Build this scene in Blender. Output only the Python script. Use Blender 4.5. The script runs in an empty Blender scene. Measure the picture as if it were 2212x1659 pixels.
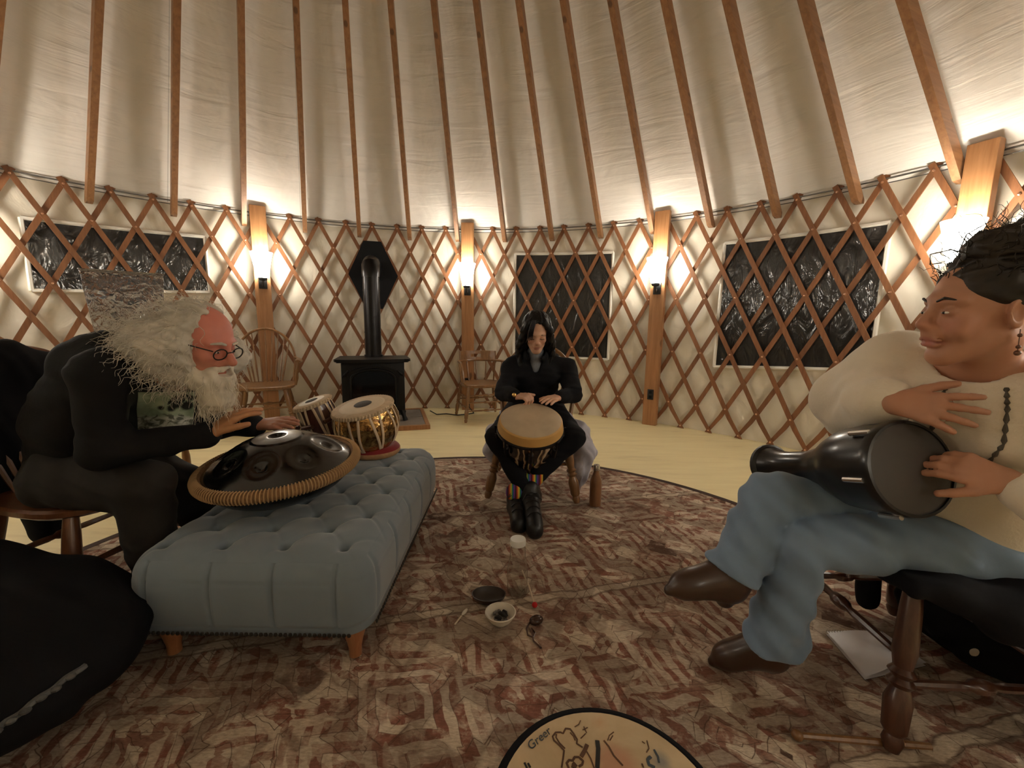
import bpy, bmesh, math, random
import numpy as np
from mathutils import Vector, Matrix

random.seed(7)
rng = np.random.RandomState(11)
SC = bpy.context.scene
COL = SC.collection
PI = math.pi

# ------------------------------------------------------------------ camera, world, exposure
FPX, PITCH, ROLL = 894.98, -0.1495, -0.01457
CX, CY, CH, RW = -0.56, 1.307, 1.067, 3.705          # yurt centre, camera height, wall radius
HW = 2.10                                            # height of the lattice wall
DA = 2 * PI / 85                                     # angle between two lattice tops
PH = 0.0854 - 15 * DA                                # angle of lattice top number 0
SLOPE = 0.885

cam_d = bpy.data.cameras.new('camera')
cam = bpy.data.objects.new('camera', cam_d)
COL.objects.link(cam)
cam_d.sensor_fit = 'HORIZONTAL'
cam_d.sensor_width = 36.0
cam_d.lens = 36.0 * FPX / 2212.0
cam_d.clip_start = 0.02
cp, sp = math.cos(PITCH), math.sin(PITCH)
_f = Vector((0, cp, sp)); _u = Vector((0, -sp, cp)); _r = Vector((1, 0, 0))
_r2 = _r * math.cos(ROLL) - _u * math.sin(ROLL)
_u2 = _r * math.sin(ROLL) + _u * math.cos(ROLL)
# image axes: r' = r cos - u sin ; u' = r sin + u cos  (same convention as the fit)
cam.matrix_world = Matrix(((_r2.x, _u2.x, -_f.x, 0), (_r2.y, _u2.y, -_f.y, 0), (_r2.z, _u2.z, -_f.z, CH), (0, 0, 0, 1)))
SC.camera = cam

world = bpy.data.worlds.new('night'); SC.world = world
world.use_nodes = True
world.node_tree.nodes['Background'].inputs[0].default_value = (0.010, 0.012, 0.018, 1)
world.node_tree.nodes['Background'].inputs[1].default_value = 0.3
SC.view_settings.view_transform = 'Standard'
SC.view_settings.look = 'None'
SC.view_settings.exposure = 1.2
SC.view_settings.gamma = 1.0
SC.view_settings.use_curve_mapping = False

LAMP_COL = (1.0, 0.95, 0.84)
LAMP_W = 4.2
SHADE_EMIT = 15.0
SC.cycles.max_bounces = 14
SC.cycles.transmission_bounces = 14
SC.cycles.diffuse_bounces = 5
SC.cycles.sample_clamp_indirect = 6.0
SC.cycles.use_denoising = True

# ------------------------------------------------------------------ layout helpers
def ray(px, py):
    r = (px - 1106) / FPX; u = (829.5 - py) / FPX
    cr, sr = math.cos(ROLL), math.sin(ROLL)
    r, u = r * cr + u * sr, -r * sr + u * cr
    return np.array([r, cp - u * sp, sp + u * cp])
def G(px, py, z=0.0):
    d = ray(px, py); t = (z - CH) / d[2]
    return np.array([0, 0, CH]) + d * t
def D(px, py, y):
    d = ray(px, py)
    return np.array([0, 0, CH]) + d * (y / d[1])
def V(*a):
    return np.array(a, float)
def unit(v):
    v = np.asarray(v, float); return v / (np.linalg.norm(v) + 1e-12)
def wall_pt(node, rad=RW, z=0.0):
    a = PH + DA * node
    return np.array([CX + rad * math.sin(a), CY + rad * math.cos(a), z])
def frame(zdir, xhint=(1, 0, 0)):
    z = unit(zdir); x = np.asarray(xhint, float); x = unit(x - z * x.dot(z)); y = np.cross(z, x)
    return np.stack([x, y, z], 1)          # columns
def rotz(a):
    c, s = math.cos(a), math.sin(a)
    return np.array([[c, -s, 0], [s, c, 0], [0, 0, 1.0]])
def rotx(a):
    c, s = math.cos(a), math.sin(a)
    return np.array([[1.0, 0, 0], [0, c, -s], [0, s, c]])
def roty(a):
    c, s = math.cos(a), math.sin(a)
    return np.array([[c, 0, s], [0, 1.0, 0], [-s, 0, c]])

# ------------------------------------------------------------------ mesh builder
class MB:
    def __init__(s): s.v = []; s.f = []; s.uv = None
    def add(s, verts, faces):
        n = len(s.v)
        s.v.extend([tuple(map(float, p)) for p in verts]); s.f.extend([tuple(i + n for i in q) for q in faces])
        return s
    def box(s, c, size, M=None, bev=0.0):
        sx, sy, sz = [k / 2 for k in size]
        if bev <= 0:
            P = [(x, y, z) for x in (-sx, sx) for y in (-sy, sy) for z in (-sz, sz)]
            F = [(0, 1, 3, 2), (4, 6, 7, 5), (0, 4, 5, 1), (2, 3, 7, 6), (0, 2, 6, 4), (1, 5, 7, 3)]
        else:
            b = min(bev, sx * .9, sy * .9, sz * .9)
            bm = bmesh.new(); bmesh.ops.create_cube(bm, size=2)
            for w in bm.verts: w.co = Vector((w.co.x * sx, w.co.y * sy, w.co.z * sz))
            bmesh.ops.bevel(bm, geom=list(bm.edges), offset=b, segments=2, affect='EDGES', profile=.6)
            bm.verts.ensure_lookup_table(); bm.verts.index_update()
            P = [tuple(w.co) for w in bm.verts]; F = [tuple(w.index for w in q.verts) for q in bm.faces]; bm.free()
        P = np.array(P)
        if M is not None: P = P @ np.asarray(M).T
        return s.add(P + np.asarray(c), F)
    def bar(s, a, b, w, h, up=(0, 0, 1), bev=0.0):
        a = np.asarray(a, float); b = np.asarray(b, float)
        y = unit(b - a); z = np.asarray(up, float); z = unit(z - y * z.dot(y)); x = np.cross(y, z)
        return s.box((a + b) / 2, (w, np.linalg.norm(b - a), h), np.stack([x, y, z], 1), bev)
    def tube(s, pts, rad, n=10, cap=True, flat=None, up=(0.13, 0.27, 0.95), closed=False):
        pts = [np.asarray(p, float) for p in pts]; m = len(pts)
        if np.isscalar(rad): rad = [rad] * m
        t = []
        for i in range(m):
            if closed: d = pts[(i + 1) % m] - pts[i - 1]
            else: d = pts[min(i + 1, m - 1)] - pts[max(i - 1, 0)]
            t.append(unit(d))
        x = np.asarray(up, float); x = unit(x - t[0] * x.dot(t[0]))
        V_ = []; F = []
        for i in range(m):
            x = unit(x - t[i] * x.dot(t[i])); y = np.cross(t[i], x)
            for k in range(n):
                a = 2 * PI * k / n
                fx, fy = (1, 1) if flat is None else flat
                V_.append(pts[i] + rad[i] * (math.cos(a) * x * fx + math.sin(a) * y * fy))
        for i in range(m if closed else m - 1):
            j = (i + 1) % m
            for k in range(n):
                l = (k + 1) % n
                F.append((i * n + k, i * n + l, j * n + l, j * n + k))
        if cap and not closed:
            F.append(tuple(range(n - 1, -1, -1))); F.append(tuple(range((m - 1) * n, m * n)))
        return s.add(V_, F)
    def lathe(s, prof, n=24, c=(0, 0, 0), M=None, closed=False):
        V_ = []; F = []; m = len(prof)
        for r, z in prof:
            for k in range(n):
                a = 2 * PI * k / n; V_.append((r * math.cos(a), r * math.sin(a), z))
        for i in range(m if closed else m - 1):
            j = (i + 1) % m
            for k in range(n):
                l = (k + 1) % n; F.append((i * n + k, i * n + l, j * n + l, j * n + k))
        if not closed:
            if prof[0][0] > 1e-5: F.append(tuple(range(n - 1, -1, -1)))
            if prof[-1][0] > 1e-5: F.append(tuple(range((m - 1) * n, m * n)))
        P = np.array(V_)
        if M is not None: P = P @ np.asarray(M).T
        return s.add(P + np.asarray(c), F)
    def ball(s, c, r, n=12, M=None):
        if np.isscalar(r): r = (r, r, r)
        prof = [(math.sin(PI * i / n) , -math.cos(PI * i / n)) for i in range(n + 1)]
        prof[0] = (1e-4, -1); prof[-1] = (1e-4, 1)
        T = np.diag(r) if M is None else np.asarray(M) @ np.diag(r)
        return s.lathe(prof, n + 4, c, T)
    def prism(s, poly, h, c=(0, 0, 0), M=None):
        n = len(poly)
        P = np.array([(x, y, 0) for x, y in poly] + [(x, y, h) for x, y in poly], float)
        F = [tuple(range(n - 1, -1, -1)), tuple(range(n, 2 * n))] + [(i, (i + 1) % n, n + (i + 1) % n, n + i) for i in range(n)]
        if M is not None: P = P @ np.asarray(M).T
        return s.add(P + np.asarray(c), F)
    def grid(s, fn, nu, nv, wrapu=False):
        V_ = []; F = []
        for j in range(nv + 1):
            for i in range(nu + (0 if wrapu else 1)): V_.append(fn(i / nu, j / nv))
        w = nu if wrapu else nu + 1
        for j in range(nv):
            for i in range(nu):
                k = (i + 1) % w if wrapu else i + 1
                F.append((j * w + i, j * w + k, (j + 1) * w + k, (j + 1) * w + i))
        return s.add(V_, F)
    def mesh(s, name, m=None, smooth=True, off=(0, 0, 0), recalc=True, ang=40):
        me = bpy.data.meshes.new(name)
        P = np.array(s.v, float).reshape(-1, 3) - np.asarray(off)
        me.from_pydata(P.tolist(), [], s.f)
        if recalc:
            bm = bmesh.new(); bm.from_mesh(me); bmesh.ops.recalc_face_normals(bm, faces=bm.faces); bm.to_mesh(me); bm.free()
        if smooth:
            me.polygons.foreach_set('use_smooth', [True] * len(me.polygons))
            me.set_sharp_from_angle(angle=math.radians(ang))
        if m: me.materials.append(m)
        me.update()
        return me

ROOT = {}
def root_off(p):
    while p is not None and p.parent is not None: p = p.parent
    return np.array(p.location) if p is not None else np.zeros(3)
def thing(name, label, cat, loc=(0, 0, 0), group=None):
    o = bpy.data.objects.new(name, None); COL.objects.link(o)
    o.empty_display_size = .05
    o.location = tuple(map(float, loc)); o['label'] = label; o['category'] = cat
    if group: o['group'] = group
    return o
def part(name, mb, m, parent=None, smooth=True, label=None, kind=None, recalc=True, ang=40):
    me = mb.mesh(name, m, smooth, root_off(parent), recalc, ang) if isinstance(mb, MB) else mb
    o = bpy.data.objects.new(name, me); COL.objects.link(o)
    if parent is not None: o.parent = parent
    if label: o['label'] = label
    if kind: o['kind'] = kind
    return o
def solo(name, mb, m, label, cat, loc=(0, 0, 0), group=None, smooth=True, kind=None, ang=40):
    me = mb.mesh(name, m, smooth, loc, True, ang)
    o = bpy.data.objects.new(name, me); COL.objects.link(o); o.location = tuple(map(float, loc))
    o['label'] = label; o['category'] = cat
    if group: o['group'] = group
    if kind: o['kind'] = kind
    return o
def struct(name, mb, m, smooth=True, ang=40):
    o = part(name, mb, m, None, smooth, ang=ang); o['kind'] = 'structure'; return o

# ------------------------------------------------------------------ materials
def _nt(name):
    m = bpy.data.materials.new(name); m.use_nodes = True
    nt = m.node_tree; b = nt.nodes['Principled BSDF']
    return m, nt, b
def node(nt, t, **kw):
    n = nt.nodes.new(t)
    for k, v in kw.items():
        if k in n.inputs: n.inputs[k].default_value = v
        else: setattr(n, k, v)
    return n
def ramp(nt, fac, stops, interp='LINEAR'):
    r = nt.nodes.new('ShaderNodeValToRGB'); r.color_ramp.interpolation = interp
    while len(r.color_ramp.elements) < len(stops): r.color_ramp.elements.new(.5)
    for e, (p, c) in zip(r.color_ramp.elements, stops): e.position = p; e.color = (*c, 1) if len(c) == 3 else c
    nt.links.new(fac, r.inputs[0]); return r.outputs[0]
def math_(nt, op, a, b=None, c=None):
    n = nt.nodes.new('ShaderNodeMath'); n.operation = op
    for i, x in enumerate((a, b, c)):
        if x is None: continue
        if hasattr(x, 'is_linked') or hasattr(x, 'links'): nt.links.new(x, n.inputs[i])
        else: n.inputs[i].default_value = x
    return n.outputs[0]
def mixc(nt, fac, a, b, mode='MIX'):
    n = nt.nodes.new('ShaderNodeMix'); n.data_type = 'RGBA'; n.blend_type = mode
    for s_, x in ((0, fac), (6, a), (7, b)):
        if hasattr(x, 'links'): nt.links.new(x, n.inputs[s_])
        else: n.inputs[s_].default_value = x if not isinstance(x, tuple) else (*x, 1)[:4]
    return n.outputs[2]
def coords(nt, kind='Object', scale=(1, 1, 1), rot=(0, 0, 0), loc=(0, 0, 0)):
    tc = nt.nodes.new('ShaderNodeTexCoord'); mp = nt.nodes.new('ShaderNodeMapping')
    mp.inputs['Scale'].default_value = scale; mp.inputs['Rotation'].default_value = rot; mp.inputs['Location'].default_value = loc
    nt.links.new(tc.outputs[kind], mp.inputs[0]); return mp.outputs[0]
def noise(nt, vec, scale=5, detail=3, rough=.5, dist=0):
    n = nt.nodes.new('ShaderNodeTexNoise'); n.inputs['Scale'].default_value = scale; n.inputs['Detail'].default_value = detail
    n.inputs['Roughness'].default_value = rough; n.inputs['Distortion'].default_value = dist
    if vec is not None: nt.links.new(vec, n.inputs['Vector'])
    return n.outputs['Fac']
def bump(nt, b, h, strength=.3, dist=.01):
    n = nt.nodes.new('ShaderNodeBump'); n.inputs['Strength'].default_value = strength; n.inputs['Distance'].default_value = dist
    nt.links.new(h, n.inputs['Height']); nt.links.new(n.outputs[0], b.inputs['Normal']); return n
def mat(name, col, rough=.6, metal=0.0, var=.12, vscale=8, stretch=(1, 1, 1), bmp=0.0, bscale=60, spec=.5, sheen=0, coat=0, rnd=0.0, bdist=.004):
    m, nt, b = _nt(name)
    c = np.array(col)
    v = coords(nt, 'Object', stretch)
    n = noise(nt, v, vscale, 4, .6)
    col_s = ramp(nt, n, [(.25, tuple(np.clip(c * (1 - var), 0, 1))), (.75, tuple(np.clip(c * (1 + var), 0, 1)))])
    if rnd:
        oi = nt.nodes.new('ShaderNodeObjectInfo')
        f = math_(nt, 'MULTIPLY_ADD', oi.outputs['Random'], rnd * 2, 1 - rnd)
        h = nt.nodes.new('ShaderNodeHueSaturation'); nt.links.new(f, h.inputs['Value']); nt.links.new(col_s, h.inputs['Color']); col_s = h.outputs[0]
    nt.links.new(col_s, b.inputs['Base Color'])
    b.inputs['Roughness'].default_value = rough; b.inputs['Metallic'].default_value = metal
    b.inputs['Specular IOR Level'].default_value = spec
    if sheen: b.inputs['Sheen Weight'].default_value = sheen; b.inputs['Sheen Roughness'].default_value = .4
    if coat: b.inputs['Coat Weight'].default_value = coat; b.inputs['Coat Roughness'].default_value = .15
    if bmp: bump(nt, b, noise(nt, v, bscale, 3), bmp, bdist)
    return m
def wood(name, c1, c2, rough=.5, scale=3, axis=2, knots=True, rnd=.12, coat=0, kind='Object'):
    m, nt, b = _nt(name)
    st = [14, 14, 14]; st[axis] = 1.0
    v = coords(nt, kind, tuple(st))
    n = noise(nt, v, scale, 6, .6, .6)
    col = ramp(nt, n, [(.3, c1), (.5, tuple((np.array(c1) + np.array(c2)) / 2)), (.72, c2)])
    if knots:
        st2 = [6, 6, 6]; st2[axis] = 2.2
        v2 = coords(nt, kind, tuple(st2))
        vo = nt.nodes.new('ShaderNodeTexVoronoi'); vo.inputs['Scale'].default_value = 1.2; nt.links.new(v2, vo.inputs['Vector'])
        k = ramp(nt, vo.outputs['Distance'], [(.0, (1, 1, 1)), (.09, (1, 1, 1)), (.14, (0, 0, 0))])
        col = mixc(nt, math_(nt, 'MULTIPLY', k, .75), col, tuple(np.array(c1) * .35))
    if rnd:
        oi = nt.nodes.new('ShaderNodeObjectInfo')
        f = math_(nt, 'MULTIPLY_ADD', oi.outputs['Random'], rnd * 2, 1 - rnd)
        h = nt.nodes.new('ShaderNodeHueSaturation'); nt.links.new(f, h.inputs['Value']); nt.links.new(col, h.inputs['Color']); col = h.outputs[0]
    nt.links.new(col, b.inputs['Base Color']); b.inputs['Roughness'].default_value = rough
    if coat: b.inputs['Coat Weight'].default_value = coat; b.inputs['Coat Roughness'].default_value = .2
    bump(nt, b, n, .15, .002)
    return m

M_lattice = wood('lattice_wood', (.165, .062, .023), (.265, .110, .043), .55, 3, 2, False, .14)
M_fir = wood('fir_wood', (.27, .12, .045), (.41, .20, .085), .45, 3, 2, True, .06)
M_rafter = wood('rafter_wood', (.18, .080, .032), (.29, .14, .058), .5, 3, 1, True, .10)
M_chair = wood('chair_wood', (.16, .075, .028), (.27, .135, .052), .35, 4, 2, False, .05, coat=.3)
M_chairdark = wood('dark_chair_wood', (.05, .018, .010), (.10, .038, .02), .3, 4, 2, False, .05, coat=.4)
M_chairred = wood('red_chair_wood', (.10, .035, .015), (.18, .07, .03), .3, 4, 2, False, .05, coat=.4)
M_black = mat('black_cast_iron', (.006, .006, .0065), .42, .2, .1, bmp=.15, bscale=120, spec=.3)
M_blackmetal = mat('black_stove_pipe', (.022, .021, .022), .28, .75, .1)
M_plate = mat('flat_black_sheet', (.006, .006, .007), .75, 0, .1, spec=.2)
M_copper = mat('copper_rivet', (.75, .45, .30), .3, .9, .05)
M_cable = mat('steel_cable', (.16, .15, .14), .4, .8)
M_white = mat('white_plastic', (.82, .80, .76), .35, 0, .03)
M_brass = mat('brass', (.75, .52, .2), .25, 1, .1)
M_silver = mat('polished_steel', (.7, .68, .66), .2, 1, .05)
M_blackcloth = mat('black_cloth', (.009, .009, .011), .9, 0, .2, spec=.15, bmp=.3, bscale=40)
M_blackplastic = mat('black_plastic', (.010, .010, .010), .45)
M_cord = mat('black_cord', (.015, .014, .013), .5)
M_cordw = mat('white_cord', (.7, .66, .58), .5)
M_slate = mat('grey_slate_tile', (.20, .165, .135), .6, 0, .25, 6, bmp=.2, bscale=15)

def m_fabric(name, col, hx, hy, strength, dist, seam=0):
    m, nt, b = _nt(name)
    v = coords(nt, 'UV', (hx, hy, 1))
    n = noise(nt, v, 1.0, 5, .55, .8)
    v2 = coords(nt, 'UV', (1, 1, 1))
    n2 = noise(nt, v2, 2.2, 3, .5, .5)
    h = math_(nt, 'ADD', math_(nt, 'MULTIPLY', n, .6), math_(nt, 'MULTIPLY', n2, .8))
    c = ramp(nt, n2, [(.3, tuple(np.array(col) * .94)), (.7, col)])
    if seam:
        sx_ = nt.nodes.new('ShaderNodeSeparateXYZ'); nt.links.new(v2, sx_.inputs[0])
        f = math_(nt, 'FRACT', math_(nt, 'MULTIPLY_ADD', sx_.outputs['X'], 1 / seam, .62))
        c = mixc(nt, ramp(nt, f, [(0, (0, 0, 0)), (.002, (1, 1, 1)), (.007, (1, 1, 1)), (.009, (0, 0, 0))]), c, tuple(np.array(col) * .62))
    nt.links.new(c, b.inputs['Base Color']); b.inputs['Roughness'].default_value = .8; b.inputs['Specular IOR Level'].default_value = .2
    bump(nt, b, h, strength, dist)
    return m
M_wall = m_fabric('wall_canvas', (.80, .74, .62), 3.0, 1.6, .6, .05)
M_roof = m_fabric('roof_membrane', (.75, .715, .665), .9, 9.0, .9, .03, 1.095)
M_hem = mat('white_vinyl_border', (.78, .74, .66), .5, 0, .04)

def m_vinyl():
    m, nt, b = _nt('dark_window_vinyl')
    b.inputs['Base Color'].default_value = (.026, .025, .025, 1); b.inputs['Roughness'].default_value = .12
    b.inputs['Specular IOR Level'].default_value = .6
    v = coords(nt, 'UV', (2.2, 1.0, 1))
    n = noise(nt, v, 4.5, 3, .45, .9)
    v2 = coords(nt, 'UV', (14, 2.2, 1)); n2 = noise(nt, v2, 1.0, 2, .5, .3)
    h = math_(nt, 'ADD', n, math_(nt, 'MULTIPLY', n2, .25))
    bump(nt, b, h, .35, .04)
    return m
M_vinyl = m_vinyl()

def m_floor():
    m, nt, b = _nt('pale_plywood_floor')
    v = coords(nt, 'Object', (1.0, 9, 1), (0, 0, .35))
    n = noise(nt, v, 1.6, 6, .65, .5)
    n2 = noise(nt, coords(nt, 'Object', (1, 1, 1)), 1.3, 3)
    c = ramp(nt, n, [(.25, (.58, .47, .25)), (.42, (.80, .685, .39)), (.7, (.88, .775, .46))])
    c = mixc(nt, math_(nt, 'MULTIPLY', n2, .25), c, (.62, .52, .28))
    nt.links.new(c, b.inputs['Base Color']); b.inputs['Roughness'].default_value = .45
    return m
M_floor = m_floor()

def m_rug():
    m, nt, b = _nt('faded_kilim_rug')
    base = coords(nt, 'Object', (1, 1, 1), (0, 0, .55))
    wob = nt.nodes.new('ShaderNodeTexNoise'); wob.inputs['Scale'].default_value = 9; nt.links.new(base, wob.inputs['Vector'])
    vm = nt.nodes.new('ShaderNodeVectorMath'); vm.operation = 'MULTIPLY_ADD'
    nt.links.new(wob.outputs['Color'], vm.inputs[0]); vm.inputs[1].default_value = (.05, .05, 0); nt.links.new(base, vm.inputs[2])
    bw = vm.outputs[0]
    def voro(scale, metric, feat='F1', st=(1, 1, 1)):
        mp = nt.nodes.new('ShaderNodeMapping'); mp.inputs['Scale'].default_value = st; nt.links.new(bw, mp.inputs[0])
        n = nt.nodes.new('ShaderNodeTexVoronoi'); n.distance = metric; n.feature = feat; n.inputs['Scale'].default_value = scale
        n.inputs['Randomness'].default_value = .75
        nt.links.new(mp.outputs[0], n.inputs['Vector']); return n
    v1 = voro(2.6, 'MANHATTAN', 'F1', (1, 1.35, 1))
    rings = math_(nt, 'FRACT', math_(nt, 'MULTIPLY', v1.outputs['Distance'], 4.4))
    ringm = ramp(nt, rings, [(.0, (0, 0, 0)), (.42, (0, 0, 0)), (.45, (1, 1, 1)), (.93, (1, 1, 1)), (.96, (0, 0, 0))])
    cellr = ramp(nt, v1.outputs['Color'], [(.35, (0, 0, 0)), (.45, (1, 1, 1))])
    v2 = voro(6.5, 'CHEBYCHEV', 'F1', (1, 1.5, 1))
    mot = ramp(nt, v2.outputs['Color'], [(.40, (0, 0, 0)), (.44, (1, 1, 1))])
    v3 = voro(19.0, 'MANHATTAN', 'F1', (.8, 1.3, 1))
    fine = ramp(nt, v3.outputs['Color'], [(.46, (0, 0, 0)), (.52, (1, 1, 1))])
    big = noise(nt, base, 1.5, 3, .6, .8)
    bigm = ramp(nt, big, [(.47, (0, 0, 0)), (.54, (1, 1, 1))])
    sx_ = nt.nodes.new('ShaderNodeSeparateXYZ'); nt.links.new(bw, sx_.inputs[0])
    hA = math_(nt, 'FRACT', math_(nt, 'MULTIPLY', math_(nt, 'ADD', sx_.outputs['X'], sx_.outputs['Y']), 15.0))
    hB = math_(nt, 'FRACT', math_(nt, 'MULTIPLY', math_(nt, 'SUBTRACT', sx_.outputs['X'], sx_.outputs['Y']), 13.0))
    st2 = lambda q: ramp(nt, q, [(.52, (0, 0, 0)), (.58, (1, 1, 1)), (.94, (1, 1, 1)), (1.0, (0, 0, 0))])
    hatch = mixc(nt, ramp(nt, v1.outputs['Color'], [(.48, (0, 0, 0)), (.52, (1, 1, 1))]), st2(hA), st2(hB))
    fine = mixc(nt, ramp(nt, v2.outputs['Color'], [(.50, (0, 0, 0)), (.53, (1, 1, 1))]), fine, hatch)
    redm = mixc(nt, bigm, mixc(nt, .72, mot, fine), ringm)
    redm = mixc(nt, math_(nt, 'MULTIPLY', cellr, .55), redm, fine)
    wear = noise(nt, base, 5, 6, .75, .3)
    beige = ramp(nt, wear, [(.3, (.46, .36, .265)), (.5, (.66, .545, .42)), (.7, (.80, .69, .56))])
    red = ramp(nt, wear, [(.3, (.18, .070, .048)), (.55, (.31, .14, .10)), (.75, (.50, .30, .225))])
    lb = math_(nt, 'FRACT', math_(nt, 'MULTIPLY_ADD', math_(nt, 'SUBTRACT', sx_.outputs['X'], sx_.outputs['Y']), .92, .18))
    lbm = ramp(nt, lb, [(0, (0, 0, 0)), (.012, (1, 1, 1)), (.055, (1, 1, 1)), (.067, (0, 0, 0))])
    lbe = ramp(nt, lb, [(.0, (0, 0, 0)), (.008, (1, 1, 1)), (.016, (0, 0, 0)), (.052, (0, 0, 0)), (.060, (1, 1, 1)), (.072, (0, 0, 0))])
    redm = mixc(nt, lbm, redm, (0, 0, 0))
    tat = ramp(nt, noise(nt, base, 22, 5, .7, .4), [(.36, (.25, .25, .25)), (.52, (1, 1, 1))])
    c = mixc(nt, math_(nt, 'MULTIPLY', redm, tat), beige, red)
    r2 = math_(nt, 'FRACT', math_(nt, 'MULTIPLY', v2.outputs['Distance'], 5.5))
    ln2 = ramp(nt, r2, [(.30, (0, 0, 0)), (.38, (1, 1, 1)), (.46, (0, 0, 0))])
    brk = ramp(nt, noise(nt, base, 14, 3, .6), [(.42, (0, 0, 0)), (.55, (1, 1, 1))])
    c = mixc(nt, math_(nt, 'MULTIPLY', math_(nt, 'MULTIPLY', ln2, brk), .95), c, (.10, .055, .038))
    c = mixc(nt, math_(nt, 'MULTIPLY', lbe, .8), c, (.10, .055, .038))
    edge = ramp(nt, v2.outputs['Distance'], [(.36, (0, 0, 0)), (.44, (1, 1, 1))])
    ln = ramp(nt, rings, [(.40, (0, 0, 0)), (.435, (1, 1, 1)), (.47, (0, 0, 0))])
    c = mixc(nt, math_(nt, 'MULTIPLY', ln, .7), c, (.09, .045, .03))
    c = mixc(nt, math_(nt, 'MULTIPLY', edge, .45), c, (.11, .06, .04))
    fib = noise(nt, coords(nt, 'Object', (26, 90, 1), (0, 0, .55)), 2.0, 4, .7)
    c = mixc(nt, .5, c, ramp(nt, fib, [(.34, (.30, .27, .25)), (.66, (1.05, 1.05, 1.05))]), 'MULTIPLY')
    nt.links.new(c, b.inputs['Base Color']); b.inputs['Roughness'].default_value = .95; b.inputs['Specular IOR Level'].default_value = .1
    bump(nt, b, fib, .35, .004)
    return m
M_rug = m_rug()
M_rugedge = mat('dark_rug_binding', (.045, .022, .016), .9)

def m_emit(name, col, s):
    m, nt, b = _nt(name)
    b.inputs['Base Color'].default_value = (.8, .78, .72, 1)
    b.inputs['Emission Color'].default_value = (*col, 1); b.inputs['Emission Strength'].default_value = s
    return m
_SH = {}
def m_shade_dim(d):
    if d not in _SH: _SH[d] = m_emit('lit_frosted_glass', (1.0, .95, .83), SHADE_EMIT * d)
    return _SH[d]
M_shade_unused = None and m_emit('lit_frosted_glass', (1.0, .95, .83), SHADE_EMIT)

# ------------------------------------------------------------------ room shell
def uvmesh(o, fn):
    me = o.data; uv = me.uv_layers.new(name='UVMap')
    co = np.zeros(len(me.vertices) * 3); me.vertices.foreach_get('co', co); co = co.reshape(-1, 3)
    li = np.zeros(len(me.loops), int); me.loops.foreach_get('vertex_index', li)
    U = fn(co)[li]
    uv.data.foreach_set('uv', U.ravel())
def cyl_uv(co):
    a = np.arctan2(co[:, 0] - CX, co[:, 1] - CY)
    return np.stack([a * RW, co[:, 2]], 1)

fb = MB(); fb.lathe([(0.001, 0), (RW + .06, 0), (RW + .06, -.05), (0.001, -.05)], 96, (CX, CY, 0))
floor = struct('floor', fb, M_floor)

def wall_half(name, a0, a1, n):
    w = MB()
    def fn(u, v):
        a = a0 + (a1 - a0) * u; z = -.01 + 2.16 * v
        rr = RW + .035 + .006 * math.sin(a * 23 + z * 2) + .005 * math.sin(a * 57 + 1.3 * math.sin(z * 5)) + .004 * math.sin(z * 9 + a * 13)
        rr += .02 * max(0, (v - .95) / .05)
        return (CX + rr * math.sin(a), CY + rr * math.cos(a), z)
    w.grid(fn, n, 24)
    o = struct(name, w, M_wall, True, 180); uvmesh(o, cyl_uv); return o
wall_back = wall_half('wall_back', -PI / 2 - .35, PI / 2 + .35, 260)
wall_front = wall_half('wall_front', PI / 2 + .35, 1.5 * PI - .35, 120)

rb = MB()
def roof_fn(u, v):
    a = 2 * PI * u; r = (RW + .06) * (1 - v) + .55 * v
    ph = ((a - (PH + DA * 15.45)) / (2 * DA)) % 1.0
    sag = .012 * math.sin(PI * ph) ** 2
    z = 2.125 + SLOPE * (RW - r) + sag
    return (CX + r * math.sin(a), CY + r * math.cos(a), z)
rb.grid(roof_fn, 42 * 6, 40, wrapu=True)
ceiling = struct('ceiling', rb, M_roof, True, 180)
def roof_uv(co):
    a = np.arctan2(co[:, 0] - CX, co[:, 1] - CY); r = np.hypot(co[:, 0] - CX, co[:, 1] - CY)
    return np.stack([a * RW, (RW - r) * 1.33], 1)
uvmesh(ceiling, roof_uv)
cr = MB(); cr.lathe([(.62, 0), (.62, .14), (.52, .14), (.52, 0)], 48, (CX, CY, 2.10 + SLOPE * (RW - .6) - .1), closed=True)
part('crown_ring', cr, M_fir, ceiling)
dm = MB(); dm.lathe([(.56, 0), (.45, .12), (.25, .2), (.001, .23)], 32, (CX, CY, 2.16 + SLOPE * (RW - .6)))
part('skylight_dome', dm, M_plate, ceiling)

# rafters: one mesh, turned round the yurt centre
rm = MB()
r0, r1 = RW - .03, .6
def rz(r): return 1.965 + SLOPE * (3.66 - r)
b0 = V(0, r0, rz(r0)); b1 = V(0, r1, rz(r1)); nrm = unit(V(0, SLOPE, 1)); dr = unit(b1 - b0); hh = .088
tipn = [b0 + V(0, 0, .0) + nrm * .028, b0 + dr * .05, b1, b1 + nrm * hh, b0 + nrm * hh - dr * .05]
P = [p + V(s * .021, 0, 0) for s in (-1, 1) for p in tipn]; n5 = 5
rm.add(P, [tuple(range(4, -1, -1)), tuple(range(5, 10))] + [(i, (i + 1) % 5, 5 + (i + 1) % 5, 5 + i) for i in range(5)])
bm = rm.mesh('rafter', M_rafter, False)
for i in range(-3, 22):
    o = bpy.data.objects.new('rafter', bm); COL.objects.link(o); o.parent = ceiling
    o.location = (CX, CY, 0); o.rotation_euler = (0, 0, -(.1225 + 2 * DA * (i - 7)))

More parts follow.
